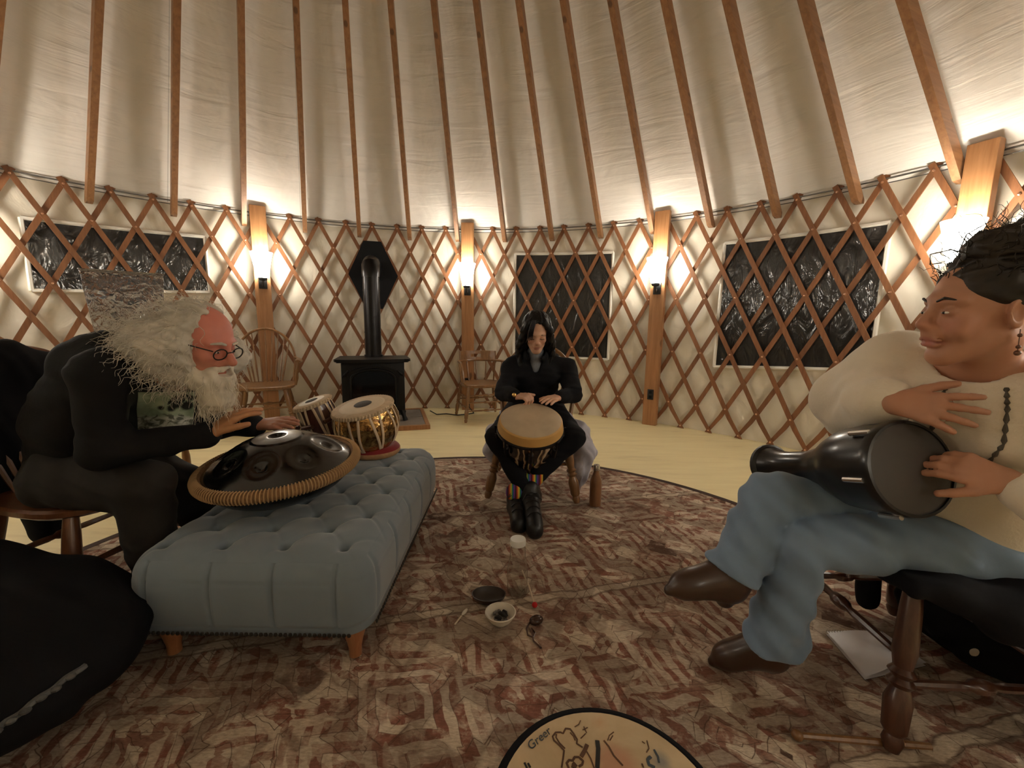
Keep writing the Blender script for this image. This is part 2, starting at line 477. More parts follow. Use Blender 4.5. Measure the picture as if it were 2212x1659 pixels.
# lattice
lattice = bpy.data.objects.new('trim_1', None); COL.objects.link(lattice); lattice['kind'] = 'structure'
lattice.location = (CX, CY, 0)
def slat_mesh(sgn, rad):
    m = MB(); N = 10; pts = []
    for i in range(N + 1):
        t = -.018 + (1.036) * i / N
        a = sgn * 4 * DA * t; z = HW * (1 - t)
        pts.append((a, z))
    V_ = []; F = []
    ta = unit(V(sgn * 4 * DA * RW, -HW, 0))
    px_, pz_ = -ta[1], ta[0]
    for a, z in pts:
        for w in (-.019, .019):
            for d in (0, .011):
                aa = a + w * px_ / RW; zz = z + w * pz_; r = rad - d
                V_.append((r * math.sin(aa), r * math.cos(aa), max(zz, .004)))
    for i in range(N):
        q = i * 4; e = q + 4
        for k, l in ((0, 1), (1, 3), (3, 2), (2, 0)): F.append((q + k, q + l, e + l, e + k))
    F.append((0, 2, 3, 1)); e = N * 4; F.append((e, e + 1, e + 3, e + 2))
    m.add(V_, F); return m.mesh('slat', M_lattice, False)
S_front, S_rear = slat_mesh(1, RW - .013), slat_mesh(-1, RW)
NODES = range(-7, 38)
for i in NODES:
    for me in (S_front, S_rear):
        o = bpy.data.objects.new('slat', me); COL.objects.link(o); o.parent = lattice
        o.rotation_euler = (0, 0, -(PH + DA * i))
rv = MB()
for i in NODES:
    for lev in (0, 1, 3, 5, 7, 8):
        for off in ((0,) if lev % 2 == 0 else (.5,)):
            a = DA * (i + off) + PH; z = HW * (1 - lev / 8)
            z = min(max(z, .03), HW - .01)
            c = V(CX + (RW - .025) * math.sin(a), CY + (RW - .025) * math.cos(a), z)
            rv.lathe([(.0095, 0), (.009, .003), (.003, .006)], 6, c, frame((-math.sin(a), -math.cos(a), 0), (0, 0, 1)))
part('rivet', rv, M_copper, lattice, kind='stuff')
# tension cable over the lattice tops
cb = MB(); cb.tube([wall_pt(-8 + k * .5, RW - .012, HW + .012) for k in range(95)], .006, 6)
part('tension_cable', cb, M_cable, lattice)
cb = MB(); cb.tube([wall_pt(-8 + k * .5, RW - .004, HW - .018) for k in range(95)], .004, 5)
part('tension_cable', cb, M_cable, lattice)

# windows: dark vinyl panes with a pale sewn border
def window(num, n0, n1, z0a, z0b, z1a, z1b):
    p = MB()
    def fn(u, v, rad=RW + .022):
        nn = n0 + (n1 - n0) * u
        z = (z0a + (z0b - z0a) * u) * (1 - v) + (z1a + (z1b - z1a) * u) * v
        return wall_pt(nn, rad - .006 * math.sin(PI * u) * math.sin(PI * v), z)
    p.grid(lambda u, v: fn(u, v, RW + .018), 32, 12)
    p.grid(lambda u, v: fn(u, v, RW + .026), 32, 12)
    o = struct('window_%d' % num, p, M_vinyl, True, 60); uvmesh(o, cyl_uv)
    h = MB()
    for (ua, va, ub, vb) in ((0, 0, 1, 0), (1, 0, 1, 1), (1, 1, 0, 1), (0, 1, 0, 0)):
        pts = [fn(ua + (ub - ua) * k / 16, va + (vb - va) * k / 16, RW + .014) for k in range(17)]
        h.tube(pts, .016, 6, flat=(1, 1))
    part('window_border', h, M_hem, o)
window(1, .10, 4.3, 1.25, 1.31, 1.79, 1.83)
window(2, 15.95, 20.0, .66, .66, 1.845, 1.825)
window(3, 23.97, 28.25, .66, .74, 1.82, 1.81)

# ------------------------------------------------------------------ posts, sconces, outlets
def post(nd, label, hgt=2.17, w=.142):
    a = PH + DA * nd; M = np.stack([V(math.cos(a), -math.sin(a), 0), V(math.sin(a), math.cos(a), 0), V(0, 0, 1)], 1)
    c = wall_pt(nd, RW - .065)
    o = thing('wall_post', label, 'post', c)
    b = MB(); b.box(c + V(0, 0, hgt / 2), (w, .07, hgt), M, .004); part('post_board', b, M_fir, o, False)
    return M, c
def sconce(M, c, label, z=1.56, dim=1.0):
    o = thing('wall_sconce', label, 'lamp', c + V(0, 0, z), 'lit sconces on the wall posts')
    out = -M[:, 1]
    k = MB(); k.box(c + out * .043 + V(0, 0, z - .14), (.075, .016, .13), M, .006)
    part('backplate', k, M_blackplastic, o)
    k = MB(); k.tube([c + out * .05 + V(0, 0, z - .16), c + out * .10 + V(0, 0, z - .185), c + out * .115 + V(0, 0, z - .165), c + out * .12 + V(0, 0, z - .12)], .010, 8)
    k.lathe([(.012, -.13), (.036, -.125), (.042, -.10), (.036, -.10), (.012, -.11)], 20, c + out * .11 + V(0, 0, z))
    part('bracket', k, M_blackplastic, o)
    s = MB(); cc = c + out * .105 + V(0, 0, z)
    prof = [(.03, -.105), (.046, -.10), (.050, -.085), (.050, -.07), (.055, -.068), (.057, -.045), (.062, -.043), (.080, .06), (.100, .145), (.096, .145), (.058, -.04), (.03, -.09)]
    m_ = len(prof); n_ = 22; P = []; F = []
    for i in range(n_ + 1):                       # half-round glass cup, its open back towards the post
        t = math.radians(-112 + 224 * i / n_)
        for r, zz in prof: P.append(cc + out * (r * 1.15 * math.cos(t)) + M[:, 0] * (r * math.sin(t)) + V(0, 0, zz))
    for i in range(n_):
        for j in range(m_): F.append((i * m_ + j, (i + 1) * m_ + j, (i + 1) * m_ + (j + 1) % m_, i * m_ + (j + 1) % m_))
    F.append(tuple(range(m_ - 1, -1, -1))); F.append(tuple(range(n_ * m_, (n_ + 1) * m_)))
    s.add(P, F)
    part('shade', s, m_shade_dim(dim), o)
    bl = MB(); bl.ball(cc + V(0, 0, .02), (.028, .028, .04), 8); part('bulb', bl, m_shade_dim(dim), o)
    ld = bpy.data.lights.new('sconce_light', 'POINT'); ld.energy = LAMP_W * dim; ld.color = LAMP_COL; ld.shadow_soft_size = .035
    lo = bpy.data.objects.new('sconce_light', ld); COL.objects.link(lo); lo.parent = o; lo.location = tuple(cc + out * .015 + V(0, 0, .06) - (c + V(0, 0, z)))
    return o
SCON = [(5.94, 'tall fir post at left behind the hoop-back armchair', 'lit cup sconce on the left post above the hoop-back armchair'),
        (13.95, 'tall fir post behind the low spindle-back chair', 'lit cup sconce on the post above the low spindle-back chair'),
        (21.88, 'tall fir post with a black outlet between two dark windows', 'lit cup sconce on the post between the two right-hand windows'),
        (29.9, 'wide fir post at the far right behind the woman with pinned-up hair', 'lit cup sconce at far right half hidden by dark pinned-up hair')]
PM = {}
for nd, l1, l2 in SCON:
    M, c = post(nd, l1); PM[round(nd)] = (M, c); sconce(M, c, l2, 1.565)
M, c = post(-2.05, 'fir post beyond the left edge of the lattice window'); sconce(M, c, 'lit cup sconce out of view beyond the left window', 1.565, 1.9)  # unseen sconce inferred past the left edge, power boosted for fill light

for nd, z, lab in ((6, .36, 'small black outlet low on the left post, seen through the hoop-back chair'), (14, .34, 'small black outlet on the post behind the low spindle-back chair'), (22, .33, 'small black outlet low on the post right of the drummer')):
    M, c = PM[nd]; out = -M[:, 1]
    o = thing('wall_outlet', lab, 'outlet', c + V(0, 0, z))
    k = MB(); k.box(c + out * .038 + V(0, 0, z), (.062, .008, .108), M, .003); part('faceplate', k, M_blackplastic, o)
    for dz in (-.025, .025):
        k = MB(); k.box(c + out * .043 + V(0, 0, z + dz), (.03, .004, .03), M, .002); part('socket', k, M_plate, o)

for nd, where, dim in ((38.2, 'behind the laughing woman', 2.5), (46.2, 'straight behind the camera', .7), (-10.2, 'at far left behind the instrument bag', 1.0)):  # unseen sconces added as fill light for the foreground and walls
    M, c = post(nd, 'fir post out of view ' + where); sconce(M, c, 'added fill-light sconce out of view ' + where, 1.565, dim)
# ------------------------------------------------------------------ rug
rg = thing('rug', 'large round faded red and beige kilim-patterned rug under the circle of players', 'rug', (-.165, 1.28, 0))
k = MB(); k.lathe([(.001, .0105), (1.0, .0105), (1.83, .010), (1.835, .001), (.001, .001)], 96, (-.165, 1.28, 0)); part('rug_pile', k, M_rug, rg, False)
k = MB(); k.lathe([(1.83, .001), (1.83, .0112), (1.872, .010), (1.878, .001)], 96, (-.165, 1.28, 0), closed=True); part('binding', k, M_rugedge, rg, False)
ZR = .011

# ------------------------------------------------------------------ signed-distance modelling (bodies, cloth)
class SDF:
    def __init__(s, lo, hi, vox):
        s.lo = np.asarray(lo, float); s.vox = vox
        s.n = np.ceil((np.asarray(hi) - s.lo) / vox).astype(int) + 1
        s.F = np.ones(tuple(s.n), np.float32)
        s.ax = [s.lo[i] + vox * np.arange(s.n[i]) for i in range(3)]
    def _sl(s, lo, hi):
        a = np.clip(np.floor((np.asarray(lo) - s.lo) / s.vox).astype(int), 0, s.n - 1)
        b = np.clip(np.ceil((np.asarray(hi) - s.lo) / s.vox).astype(int) + 1, 1, s.n)
        if np.any(b <= a): return None
        sl = tuple(slice(a[i], b[i]) for i in range(3))
        X = s.ax[0][sl[0]][:, None, None].astype(np.float32); Y = s.ax[1][sl[1]][None, :, None].astype(np.float32); Z = s.ax[2][sl[2]][None, None, :].astype(np.float32)
        return sl, X, Y, Z
    def _merge(s, sl, d, k, op):
        A = s.F[sl]
        if op == 'add':
            if k > 0:
                h = np.maximum(k - np.abs(A - d), 0) / k; s.F[sl] = np.minimum(A, d) - h * h * k * .25
            else: s.F[sl] = np.minimum(A, d)
        else:
            d = -d
            if k > 0:
                h = np.maximum(k - np.abs(A - d), 0) / k; s.F[sl] = np.maximum(A, d) + h * h * k * .25
            else: s.F[sl] = np.maximum(A, d)
    def cone(s, a, b, ra, rb, k=.02, op='add', disp=None, flat=None):
        a = np.asarray(a, float); b = np.asarray(b, float); m = max(ra, rb) + k + 3 * s.vox + (.02 if disp else 0)
        q = s._sl(np.minimum(a, b) - m, np.maximum(a, b) + m)
        if q is None: return s
        sl, X, Y, Z = q; ab = b - a; L = float(ab.dot(ab)) + 1e-12
        t = np.clip(((X - a[0]) * ab[0] + (Y - a[1]) * ab[1] + (Z - a[2]) * ab[2]) / L, 0, 1)
        dx = X - a[0] - t * ab[0]; dy = Y - a[1] - t * ab[1]; dz = Z - a[2] - t * ab[2]
        if flat is not None:                      # (direction, factor): squash across a direction
            f = unit(flat[0]); w = dx * f[0] + dy * f[1] + dz * f[2]; g = (1 / flat[1]) - 1
            dx = dx + w * g * f[0]; dy = dy + w * g * f[1]; dz = dz + w * g * f[2]
        d = np.sqrt(dx * dx + dy * dy + dz * dz) - (ra + (rb - ra) * t)
        if flat is not None: d = d * min(1, flat[1] * 1.3)
        if disp: d = d + disp(X, Y, Z)
        s._merge(sl, d, k, op); return s
    def chain(s, pts, rad, k=.02, disp=None):
        for i in range(len(pts) - 1): s.cone(pts[i], pts[i + 1], rad[i], rad[i + 1], k, 'add', disp)
        return s
    def ell(s, c, r, M=None, k=.02, op='add', disp=None):
        c = np.asarray(c, float); r = np.asarray(r, float)
        if np.ndim(r) == 0: r = np.array([r, r, r])
        M = np.eye(3) if M is None else np.asarray(M)
        e = np.abs(M) @ r + k + 3 * s.vox + (.02 if disp else 0)
        q = s._sl(c - e, c + e)
        if q is None: return s
        sl, X, Y, Z = q; x = X - c[0]; y = Y - c[1]; z = Z - c[2]
        u = [M[0, i] * x + M[1, i] * y + M[2, i] * z for i in range(3)]
        k0 = np.sqrt((u[0] / r[0]) ** 2 + (u[1] / r[1]) ** 2 + (u[2] / r[2]) ** 2)
        k1 = np.sqrt((u[0] / r[0] ** 2) ** 2 + (u[1] / r[1] ** 2) ** 2 + (u[2] / r[2] ** 2) ** 2) + 1e-6
        d = k0 * (k0 - 1) / k1
        if disp: d = d + disp(X, Y, Z)
        s._merge(sl, d, k, op); return s
    def rbox(s, c, h, M=None, r=.02, k=.02, op='add', disp=None):
        c = np.asarray(c, float); h = np.asarray(h, float); M = np.eye(3) if M is None else np.asarray(M)
        e = np.abs(M) @ h + k + r + 3 * s.vox + (.02 if disp else 0)
        q = s._sl(c - e, c + e)
        if q is None: return s
        sl, X, Y, Z = q; x = X - c[0]; y = Y - c[1]; z = Z - c[2]
        u = [np.abs(M[0, i] * x + M[1, i] * y + M[2, i] * z) - (h[i] - r) for i in range(3)]
        d = np.sqrt(sum(np.maximum(w, 0) ** 2 for w in u)) + np.minimum(np.maximum(u[0], np.maximum(u[1], u[2])), 0) - r
        if disp: d = d + disp(X, Y, Z)
        s._merge(sl, d, k, op); return s
    def half(s, p, n, k=.004, lo=None, hi=None):          # remove everything on the side n points to
        n = unit(n); p = np.asarray(p, float)
        q = s._sl(s.lo if lo is None else lo, s.lo + s.n * s.vox if hi is None else hi)
        sl, X, Y, Z = q
        d = (X - p[0]) * n[0] + (Y - p[1]) * n[1] + (Z - p[2]) * n[2]
        s._merge(sl, -d.astype(np.float32), k, 'sub'); return s
    def field(s, fn):
        near = np.abs(s.F) < .06
        i, j, k = np.nonzero(near)
        s.F[i, j, k] += fn(s.ax[0][i], s.ax[1][j], s.ax[2][k]).astype(np.float32); return s
    def mesh(s, name, m=None, off=(0, 0, 0)):
        F = s.F; N = F < 0
        c = [N[a:N.shape[0] - 1 + a, b:N.shape[1] - 1 + b, d:N.shape[2] - 1 + d] for a in (0, 1) for b in (0, 1) for d in (0, 1)]
        anyv = c[0].copy(); allv = c[0].copy()
        for q in c[1:]: anyv |= q; allv &= q
        act = anyv & ~allv
        I, J, K = np.nonzero(act); nv = len(I)
        idx = -np.ones(act.shape, np.int32); idx[I, J, K] = np.arange(nv)
        acc = np.zeros((nv, 3)); cnt = np.zeros(nv)
        offs = [(a, b, d) for a in (0, 1) for b in (0, 1) for d in (0, 1)]
        vals = {o: F[I + o[0], J + o[1], K + o[2]].astype(float) for o in offs}
        for o in offs:
            for ax in range(3):
                if o[ax] == 0:
                    p = list(o); p[ax] = 1; p = tuple(p)
                    f0, f1 = vals[o], vals[p]; x = (f0 < 0) != (f1 < 0)
                    t = np.where(x, f0 / np.where(x, f0 - f1, 1), 0)
                    q = np.array(o, float)[None, :].repeat(nv, 0); q[:, ax] += t
                    acc[x] += q[x]; cnt[x] += 1
        P = (np.stack([I, J, K], 1) + acc / cnt[:, None]) * s.vox + s.lo - np.asarray(off)
        quads = []
        for ax in range(3):
            o1, o2 = [a for a in range(3) if a != ax]
            sl0 = [slice(None)] * 3; sl1 = [slice(None)] * 3; sl0[ax] = slice(0, -1); sl1[ax] = slice(1, None)
            x = N[tuple(sl0)] != N[tuple(sl1)]
            A = np.stack(np.nonzero(x), 1)
            ok = (A[:, o1] > 0) & (A[:, o2] > 0) & (A[:, o1] < F.shape[o1] - 1) & (A[:, o2] < F.shape[o2] - 1); A = A[ok]
            ins = N[A[:, 0], A[:, 1], A[:, 2]]
            def g(d1, d2):
                B = A.copy(); B[:, o1] -= d1; B[:, o2] -= d2; return idx[B[:, 0], B[:, 1], B[:, 2]]
            Q = np.stack([g(1, 1), g(0, 1), g(0, 0), g(1, 0)], 1)
            if ax == 1: ins = ~ins
            Q[~ins] = Q[~ins][:, ::-1]; quads.append(Q)
        Q = np.concatenate(quads); Q = Q[(Q >= 0).all(1)]
        me = bpy.data.meshes.new(name)
        me.vertices.add(nv); me.vertices.foreach_set('co', P.astype(np.float32).ravel())
        me.loops.add(len(Q) * 4); me.loops.foreach_set('vertex_index', Q.astype(np.int32).ravel())
        me.polygons.add(len(Q)); me.polygons.foreach_set('loop_start', np.arange(len(Q), dtype=np.int32) * 4)
        me.polygons.foreach_set('use_smooth', np.ones(len(Q), bool))
        me.update(calc_edges=True); me.validate()
        if m: me.materials.append(m)
        return me
def folds(amp, freq, d=(1, 0, 0), ph=0.0, freq2=None):
    d = unit(d); f2 = freq2 or freq * .37
    def fn(X, Y, Z):
        w = X * d[0] + Y * d[1] + Z * d[2]
        return amp * (np.sin(w * freq + ph + 1.4 * np.sin(f2 * (X + 1.3 * Y - Z))) + .5 * np.sin(1.9 * freq * w + 2.2 * np.sin(f2 * 1.7 * (Z + Y))))
    return fn

# ------------------------------------------------------------------ chairs
def turned(mb, a, b, prof, n=10):
    a = np.asarray(a, float); b = np.asarray(b, float)
    mb.tube([a + (b - a) * t for t, r in prof], [r for t, r in prof], n); return mb
LEGP = [(0, .014), (.06, .021), (.10, .017), (.13, .024), (.30, .027), (.38, .018), (.41, .027), (.44, .018), (.47, .027), (.50, .018), (.6, .024), (.85, .021), (1, .017)]
def seat_outline(w, d, n=28, p=3.2):
    out = []
    for i in range(n):
        a = 2 * PI * i / n; c, s_ = math.cos(a), math.sin(a)
        out.append((w / 2 * np.sign(c) * abs(c) ** (2 / p), d / 2 * np.sign(s_) * abs(s_) ** (2 / p)))
    return out
def seat_mb(mb, T, w, d, z, th=.036):
    o = seat_outline(w, d)
    lay = [(.93, -th), (1, -th * .65), (1, -th * .2), (.96, 0), (.80, -.004), (.45, -.012), (.001, -.012)]
    V_ = []; F = []; n = len(o)
    for sc, dz in lay:
        for x, y in o: V_.append(T((x * sc, y * sc, z + dz)))
    for i in range(len(lay) - 1):
        for k in range(n): F.append((i * n + k, i * n + (k + 1) % n, (i + 1) * n + (k + 1) % n, (i + 1) * n + k))
    F.append(tuple(range(n - 1, -1, -1))); mb.add(V_, F); return mb
def chair_base(root, T, m, w, d, z, splay=.05, fat=1.0, double=False, legw=.40, legd=.36):
    part('seat', seat_mb(MB(), T, w, d, z), m, root)
    feet = {}
    for sx in (-1, 1):
        for sy in (-1, 1):
            k = MB(); a = V(sx * (legw / 2 + splay), sy * (legd / 2 + splay * .8), .012); b = V(sx * legw / 2 * .86, sy * legd / 2 * .86, z - .02)
            turned(k, T(a), T(b), [(t, r * fat) for t, r in LEGP]); part('leg', k, m, root); feet[sx, sy] = (a, b)
    def at(q, t): a, b = feet[q]; return a + (b - a) * t
    ST = [(0, .007), (.12, .010), (.35, .012), (.42, .010), (.45, .017), (.5, .019), (.55, .017), (.58, .010), (.65, .012), (.88, .010), (1, .007)]
    def st(p, q):
        k = MB(); turned(k, T(p), T(q), [(t, r * fat * .9) for t, r in ST], 8); part('stretcher', k, m, root)
    st(at((-1, -1), .40), at((-1, 1), .40)); st(at((1, -1), .40), at((1, 1), .40)); st(at((-1, 1), .55), at((1, 1), .55)); st(at((-1, -1), .5), at((1, -1), .5))
    if double:
        st(at((-1, 1), .32), at((1, 1), .32)); st(at((-1, 1), .75), at((1, 1), .75))
        st(at((-1, -1), .68), at((-1, 1), .68)); st(at((1, -1), .68), at((1, 1), .68))
def Tf(loc, face):
    f = unit((face[0], face[1], 0)); M = np.stack([V(f[1], -f[0], 0), f, V(0, 0, 1)], 1); loc = np.asarray(loc, float)
    return lambda p: loc + M @ np.asarray(p, float)
def bow_chair(label, loc, face, m, z=.44, top=.98, w=.47, d=.43, arms=True, name='hoop_back_armchair', fat=1.0, bw=.50, ns=9, legw=.40, legd=.36):
    root = thing(name, label, 'chair', loc); T = Tf(loc, face)
    chair_base(root, T, m, w, d, z, fat=fat, legw=legw, legd=legd)
    lean = .13; zb = z - .005; h = top - zb
    def bow(u):                          # u -1..1 along the hoop
        a = u * PI * .60
        x = bw / 2 * math.sin(a) / math.sin(PI * .5); zz = zb + h * (.40 + .60 * math.cos(a)) if abs(a) < PI / 2 else zb + h * .40 * (1 - (abs(a) - PI / 2) / (PI * .10))
        if abs(a) >= PI / 2: x = math.copysign(bw / 2 * (1 - .10 * (abs(a) - PI / 2) / (PI * .1)), a)
        return V(x, -d / 2 + .05 - lean * (zz - zb) / h, zz)
    k = MB(); k.tube([T(bow(-1 + 2 * i / 32)) for i in range(33)], .012 * fat, 8); part('hoop', k, m, root)
    for i in range(ns):
        u = -.50 + 1.0 * i / (ns - 1); tp = bow(u); bt = V(tp[0] * .62, -d / 2 + .05, zb - .005)
        k = MB(); turned(k, T(bt), T(tp), [(0, .006), (.25, .009), (.7, .0065), (1, .005)], 6); part('spindle', k, m, root)
    if arms:
        for s_ in (-1, 1):
            za = z + .235; bk = V(s_ * bw / 2 * .99, -d / 2 - .0, za); fr = V(s_ * (w / 2 + .045), d / 2 - .06, za - .005)
            k = MB(); pts = [T(bk + (fr - bk) * t + V(s_ * .02 * math.sin(PI * t), 0, 0)) for t in np.linspace(0, 1.08, 9)]
            k.tube(pts, [.014, .015, .015, .016, .018, .022, .026, .027, .018], 8, flat=(.6, 1.25)); part('arm', k, m, root)
            for t, r in ((.93, .015), (.62, .008), (.36, .008)):
                q = bk + (fr - bk) * t; e = V(q[0] * .88, q[1] - .02, zb)
                k = MB(); turned(k, T(e), T(q), [(0, r * .7), (.3, r * 1.2), (.5, r * .8), (.6, r * 1.25), (.7, r * .8), (1, r * .7)], 8); part('arm_post', k, m, root)
    return root

bow_chair('hoop-back spindle armchair by the left post, beside the stove', (-2.37, 3.93, 0), (.42, -.9), M_chair, .44, .96, .52, .46, bw=.52)
bow_chair('hoop-back chair at the far left edge, only its top showing', (-3.45, 2.72, 0), (.9, -.35), M_chair, .44, .965, .5, .45)
centre_chair = bow_chair('turned-leg wooden chair under the woman in black', (.15, 2.56, .011), (-.10, -.99), M_chair, .43, .90, .48, .44, arms=False, name='wooden_chair', fat=1.15, bw=.50, legw=.43, legd=.40)

def captain_chair(label, loc, face, m):
    root = thing('spindle_back_chair', label, 'chair', loc); T = Tf(loc, face)
    w, d, z = .46, .42, .405
    chair_base(root, T, m, w, d, z, splay=.015, double=True, fat=.85, legw=.44, legd=.40)
    zr = .63
    def hoop(u):
        a = u * PI * .5
        x = .25 * math.sin(a) if abs(u) < 1 else math.copysign(.25, u); y = -.23 * math.cos(a)
        if abs(u) > 1: y = (abs(u) - 1) * .30
        zz = zr - (max(0, abs(u) - 1.15)) ** 2 * .9
        return V(x, y, zz)
    k = MB(); pts = [T(hoop(-1.62 + 3.24 * i / 36)) for i in range(37)]
    pts = [T(V(-.225, .17, z))] + pts + [T(V(.225, .17, z))]
    k.tube(pts, .014, 8); part('arm_hoop', k, m, root)
    for i in range(9):
        u = -1.2 + 2.4 * i / 8; tp = hoop(u); bt = V(tp[0] * .86, tp[1] * .80, z - .005)
        k = MB(); turned(k, T(bt), T(tp), [(0, .007), (.3, .011), (.6, .008), (1, .007)], 6); part('spindle', k, m, root)
    k = MB()
    def rail(ua, ub, za, zb, th=.018):
        V_ = []; n = 8
        for i in range(n + 1):
            u = ua + (ub - ua) * i / n; q = hoop(u); r = 1.0
            for s_, zz in ((-1, za), (1, za), (1, zb), (-1, zb)):
                V_.append(T(V(q[0] * (1 + s_ * th / .5), q[1] * (1 + s_ * th / .46) - (zz - zr) * .2, zz)))
        F = []
        for i in range(n):
            for c in range(4): F.append((i * 4 + c, i * 4 + (c + 1) % 4, i * 4 + 4 + (c + 1) % 4, i * 4 + 4 + c))
        F += [(3, 2, 1, 0), (n * 4, n * 4 + 1, n * 4 + 2, n * 4 + 3)]
        k.add(V_, F)
    rail(-.62, .62, zr, .665); rail(-.62, .62, .70, .735); rail(-.62, -.16, .66, .705); rail(.16, .62, .66, .705)
    part('crest_rail', k, m, root, False)
    return root
captain_chair('low spindle-back chair with a slotted crest rail by the middle post', (-.335, 4.50, 0), (.36, -.93), M_chair)

# ------------------------------------------------------------------ stove, hearth, wall plate
sx, sy = -1.445, 4.30
YAW = math.radians(17)
h = thing('hearth_pad', 'slate-tiled hearth pad with a wooden edge under the black stove', 'hearth', (sx, sy, 0))
k = MB(); k.box((sx - .06, sy - .05, .014), (1.13, .80, .026), None, .002); part('backing_board', k, M_slate, h, False)
for i in range(4):
    for j in range(2):
        k = MB(); k.box((sx - .06 - .4125 + i * .275, sy - .05 - .19 + j * .38, .031), (.268, .372, .012), None, .003); part('tile', k, M_slate, h, False)
for (c, s_) in (((sx - .06, sy - .05 - .405, .022), (1.17, .04, .044)), ((sx - .06, sy - .05 + .405, .022), (1.17, .04, .044)), ((sx - .06 - .565, sy - .05, .022), (.04, .77, .044)), ((sx - .06 + .565, sy - .05, .022), (.04, .77, .044))):
    k = MB(); k.box(c, s_, None, .003); part('edge_board', k, M_fir, h, False)
st = thing('wood_stove', 'black cast-iron wood stove with an arched door and stovepipe', 'stove', (sx, sy, 0))
zs = .037; fy = sy - .20
k = MB(); k.box((sx, sy, zs + .36), (.60, .42, .50), None, .012); part('firebox', k, M_black, st, ang=30)
k = MB()
poly = [(-.36, -.02), (-.345, -.05), (-.30, -.045)] + [(-.30 + .6 * i / 12, -.055 - .03 * math.sin(PI * i / 12)) for i in range(13)] + [(.30, -.045), (.345, -.05), (.36, -.02), (.34, .40), (-.34, .40)]
k.prism(poly, .024, (sx, fy - .01, zs + .62)); k.prism([(x * .95, y * .95) for x, y in poly], .012, (sx, fy - .01, zs + .61)); part('top_plate', k, M_black, st)
def arch(w, h_, z0, n=14, bend=.10):
    return [(-w / 2, 0), (w / 2, 0), (w / 2, h_ - bend)] + [(w / 2 * math.cos(PI * i / n), h_ - bend + bend * math.sin(PI * i / n)) for i in range(1, n)] + [(-w / 2, h_ - bend)]
XZ = np.array([[1, 0, 0], [0, 0, -1], [0, 1, 0]], float)
k = MB(); k.prism(arch(.50, .44, 0), .02, (sx, fy - .005, zs + .13), XZ); dr_ = part('door', k, M_black, st)
k = MB(); k.prism(arch(.40, .36, 0), .006, (sx, fy - .025, zs + .165), XZ)
m_, nt_, b_ = _nt('stove_glass'); b_.inputs['Base Color'].default_value = (.004, .004, .004, 1); b_.inputs['Roughness'].default_value = .08
part('door_glass', k, m_, dr_)
k = MB(); A_ = arch(.43, .385, 0); k.tube([V(sx + x, fy - .028, zs + .155 + y) for x, y in A_], .012, 8, closed=True); part('door_moulding', k, M_black, dr_)
for s_ in (-1, 1):
    k = MB(); k.tube([(sx + s_ * .285, fy - .012, zs + .47), (sx + s_ * .27, fy - .03, zs + .49), (sx + s_ * .235, fy - .03, zs + .53)], [.010, .013, .008], 8); part('corner_moulding', k, M_blackmetal, st)
for a_ in (-1, 1):
    for b2 in (-1, 1):
        k = MB(); k.tube([(sx + a_ * .30, sy + b2 * .20, zs), (sx + a_ * .285, sy + b2 * .185, zs + .05), (sx + a_ * .26, sy + b2 * .17, zs + .12)], [.026, .02, .034], 8); part('leg', k, M_black, st)
k = MB(); k.box((sx, fy - .04, zs + .09), (.50, .10, .02), None, .006); part('ash_lip', k, M_black, st)
py_ = sy + .08; xe, ye = wall_pt(10.02, RW - .02)[:2]
pc = V(sx, py_, 0); pt = V(sx, py_ + .02, 1.55); wl = rotz(-YAW) @ (V(xe, ye, 1.60) - V(sx, sy, 0)) + V(sx, sy, 0)
k = MB(); k.tube([pc + V(0, 0, zs + .64), pt], .083, 24); pp = part('stove_pipe', k, M_blackmetal, st)
k = MB(); k.tube([pc + V(0, 0, zs + .645), pc + V(0, 0, zs + .665)], .093, 24); part('pipe_collar', k, M_blackmetal, pp)
for zz in (.93, 1.36):
    k = MB(); q = pc + (pt - pc) * (zz / 1.55); k.tube([q, q + V(0, 0, .012)], .086, 24); part('pipe_seam', k, M_blackmetal, pp)
el = [pt - V(0, 0, .05), pt, pt + V(0, .015, .06), pt + (wl - pt) * .28 + V(0, 0, .085), pt + (wl - pt) * .6 + V(0, 0, .06), wl + V(0, -.01, .0)]
k = MB(); k.tube(el, [.088, .09, .09, .09, .088, .088], 24); part('pipe_elbow', k, M_blackmetal, pp)
for o in (h, st): o.rotation_euler = (0, 0, YAW)
hexp = [(9.02, 1.565), (9.65, 1.935), (10.35, 1.935), (10.98, 1.565), (10.33, 1.19), (9.67, 1.19)]
k = MB()
V_ = [wall_pt(n, RW - .045, z) for n, z in hexp] + [wall_pt(n, RW - .030, z) for n, z in hexp]
k.add(V_, [tuple(range(6)), tuple(range(11, 5, -1))] + [(i, 6 + i, 6 + (i + 1) % 6, (i + 1) % 6) for i in range(6)])
wp = thing('flue_wall_plate', 'black six-sided flue plate on the lattice behind the stovepipe', 'wall plate', wall_pt(10, RW - .04, 1.56))
part('plate', k, M_plate, wp, False)
k = MB()
for n in (9.55, 10.42): k.bar(wall_pt(n, RW - .047, 1.42), wall_pt(n, RW - .047, 1.74), .004, .003, (0, -1, 0))
part('seam', k, M_blackmetal, wp, False, kind='stuff')

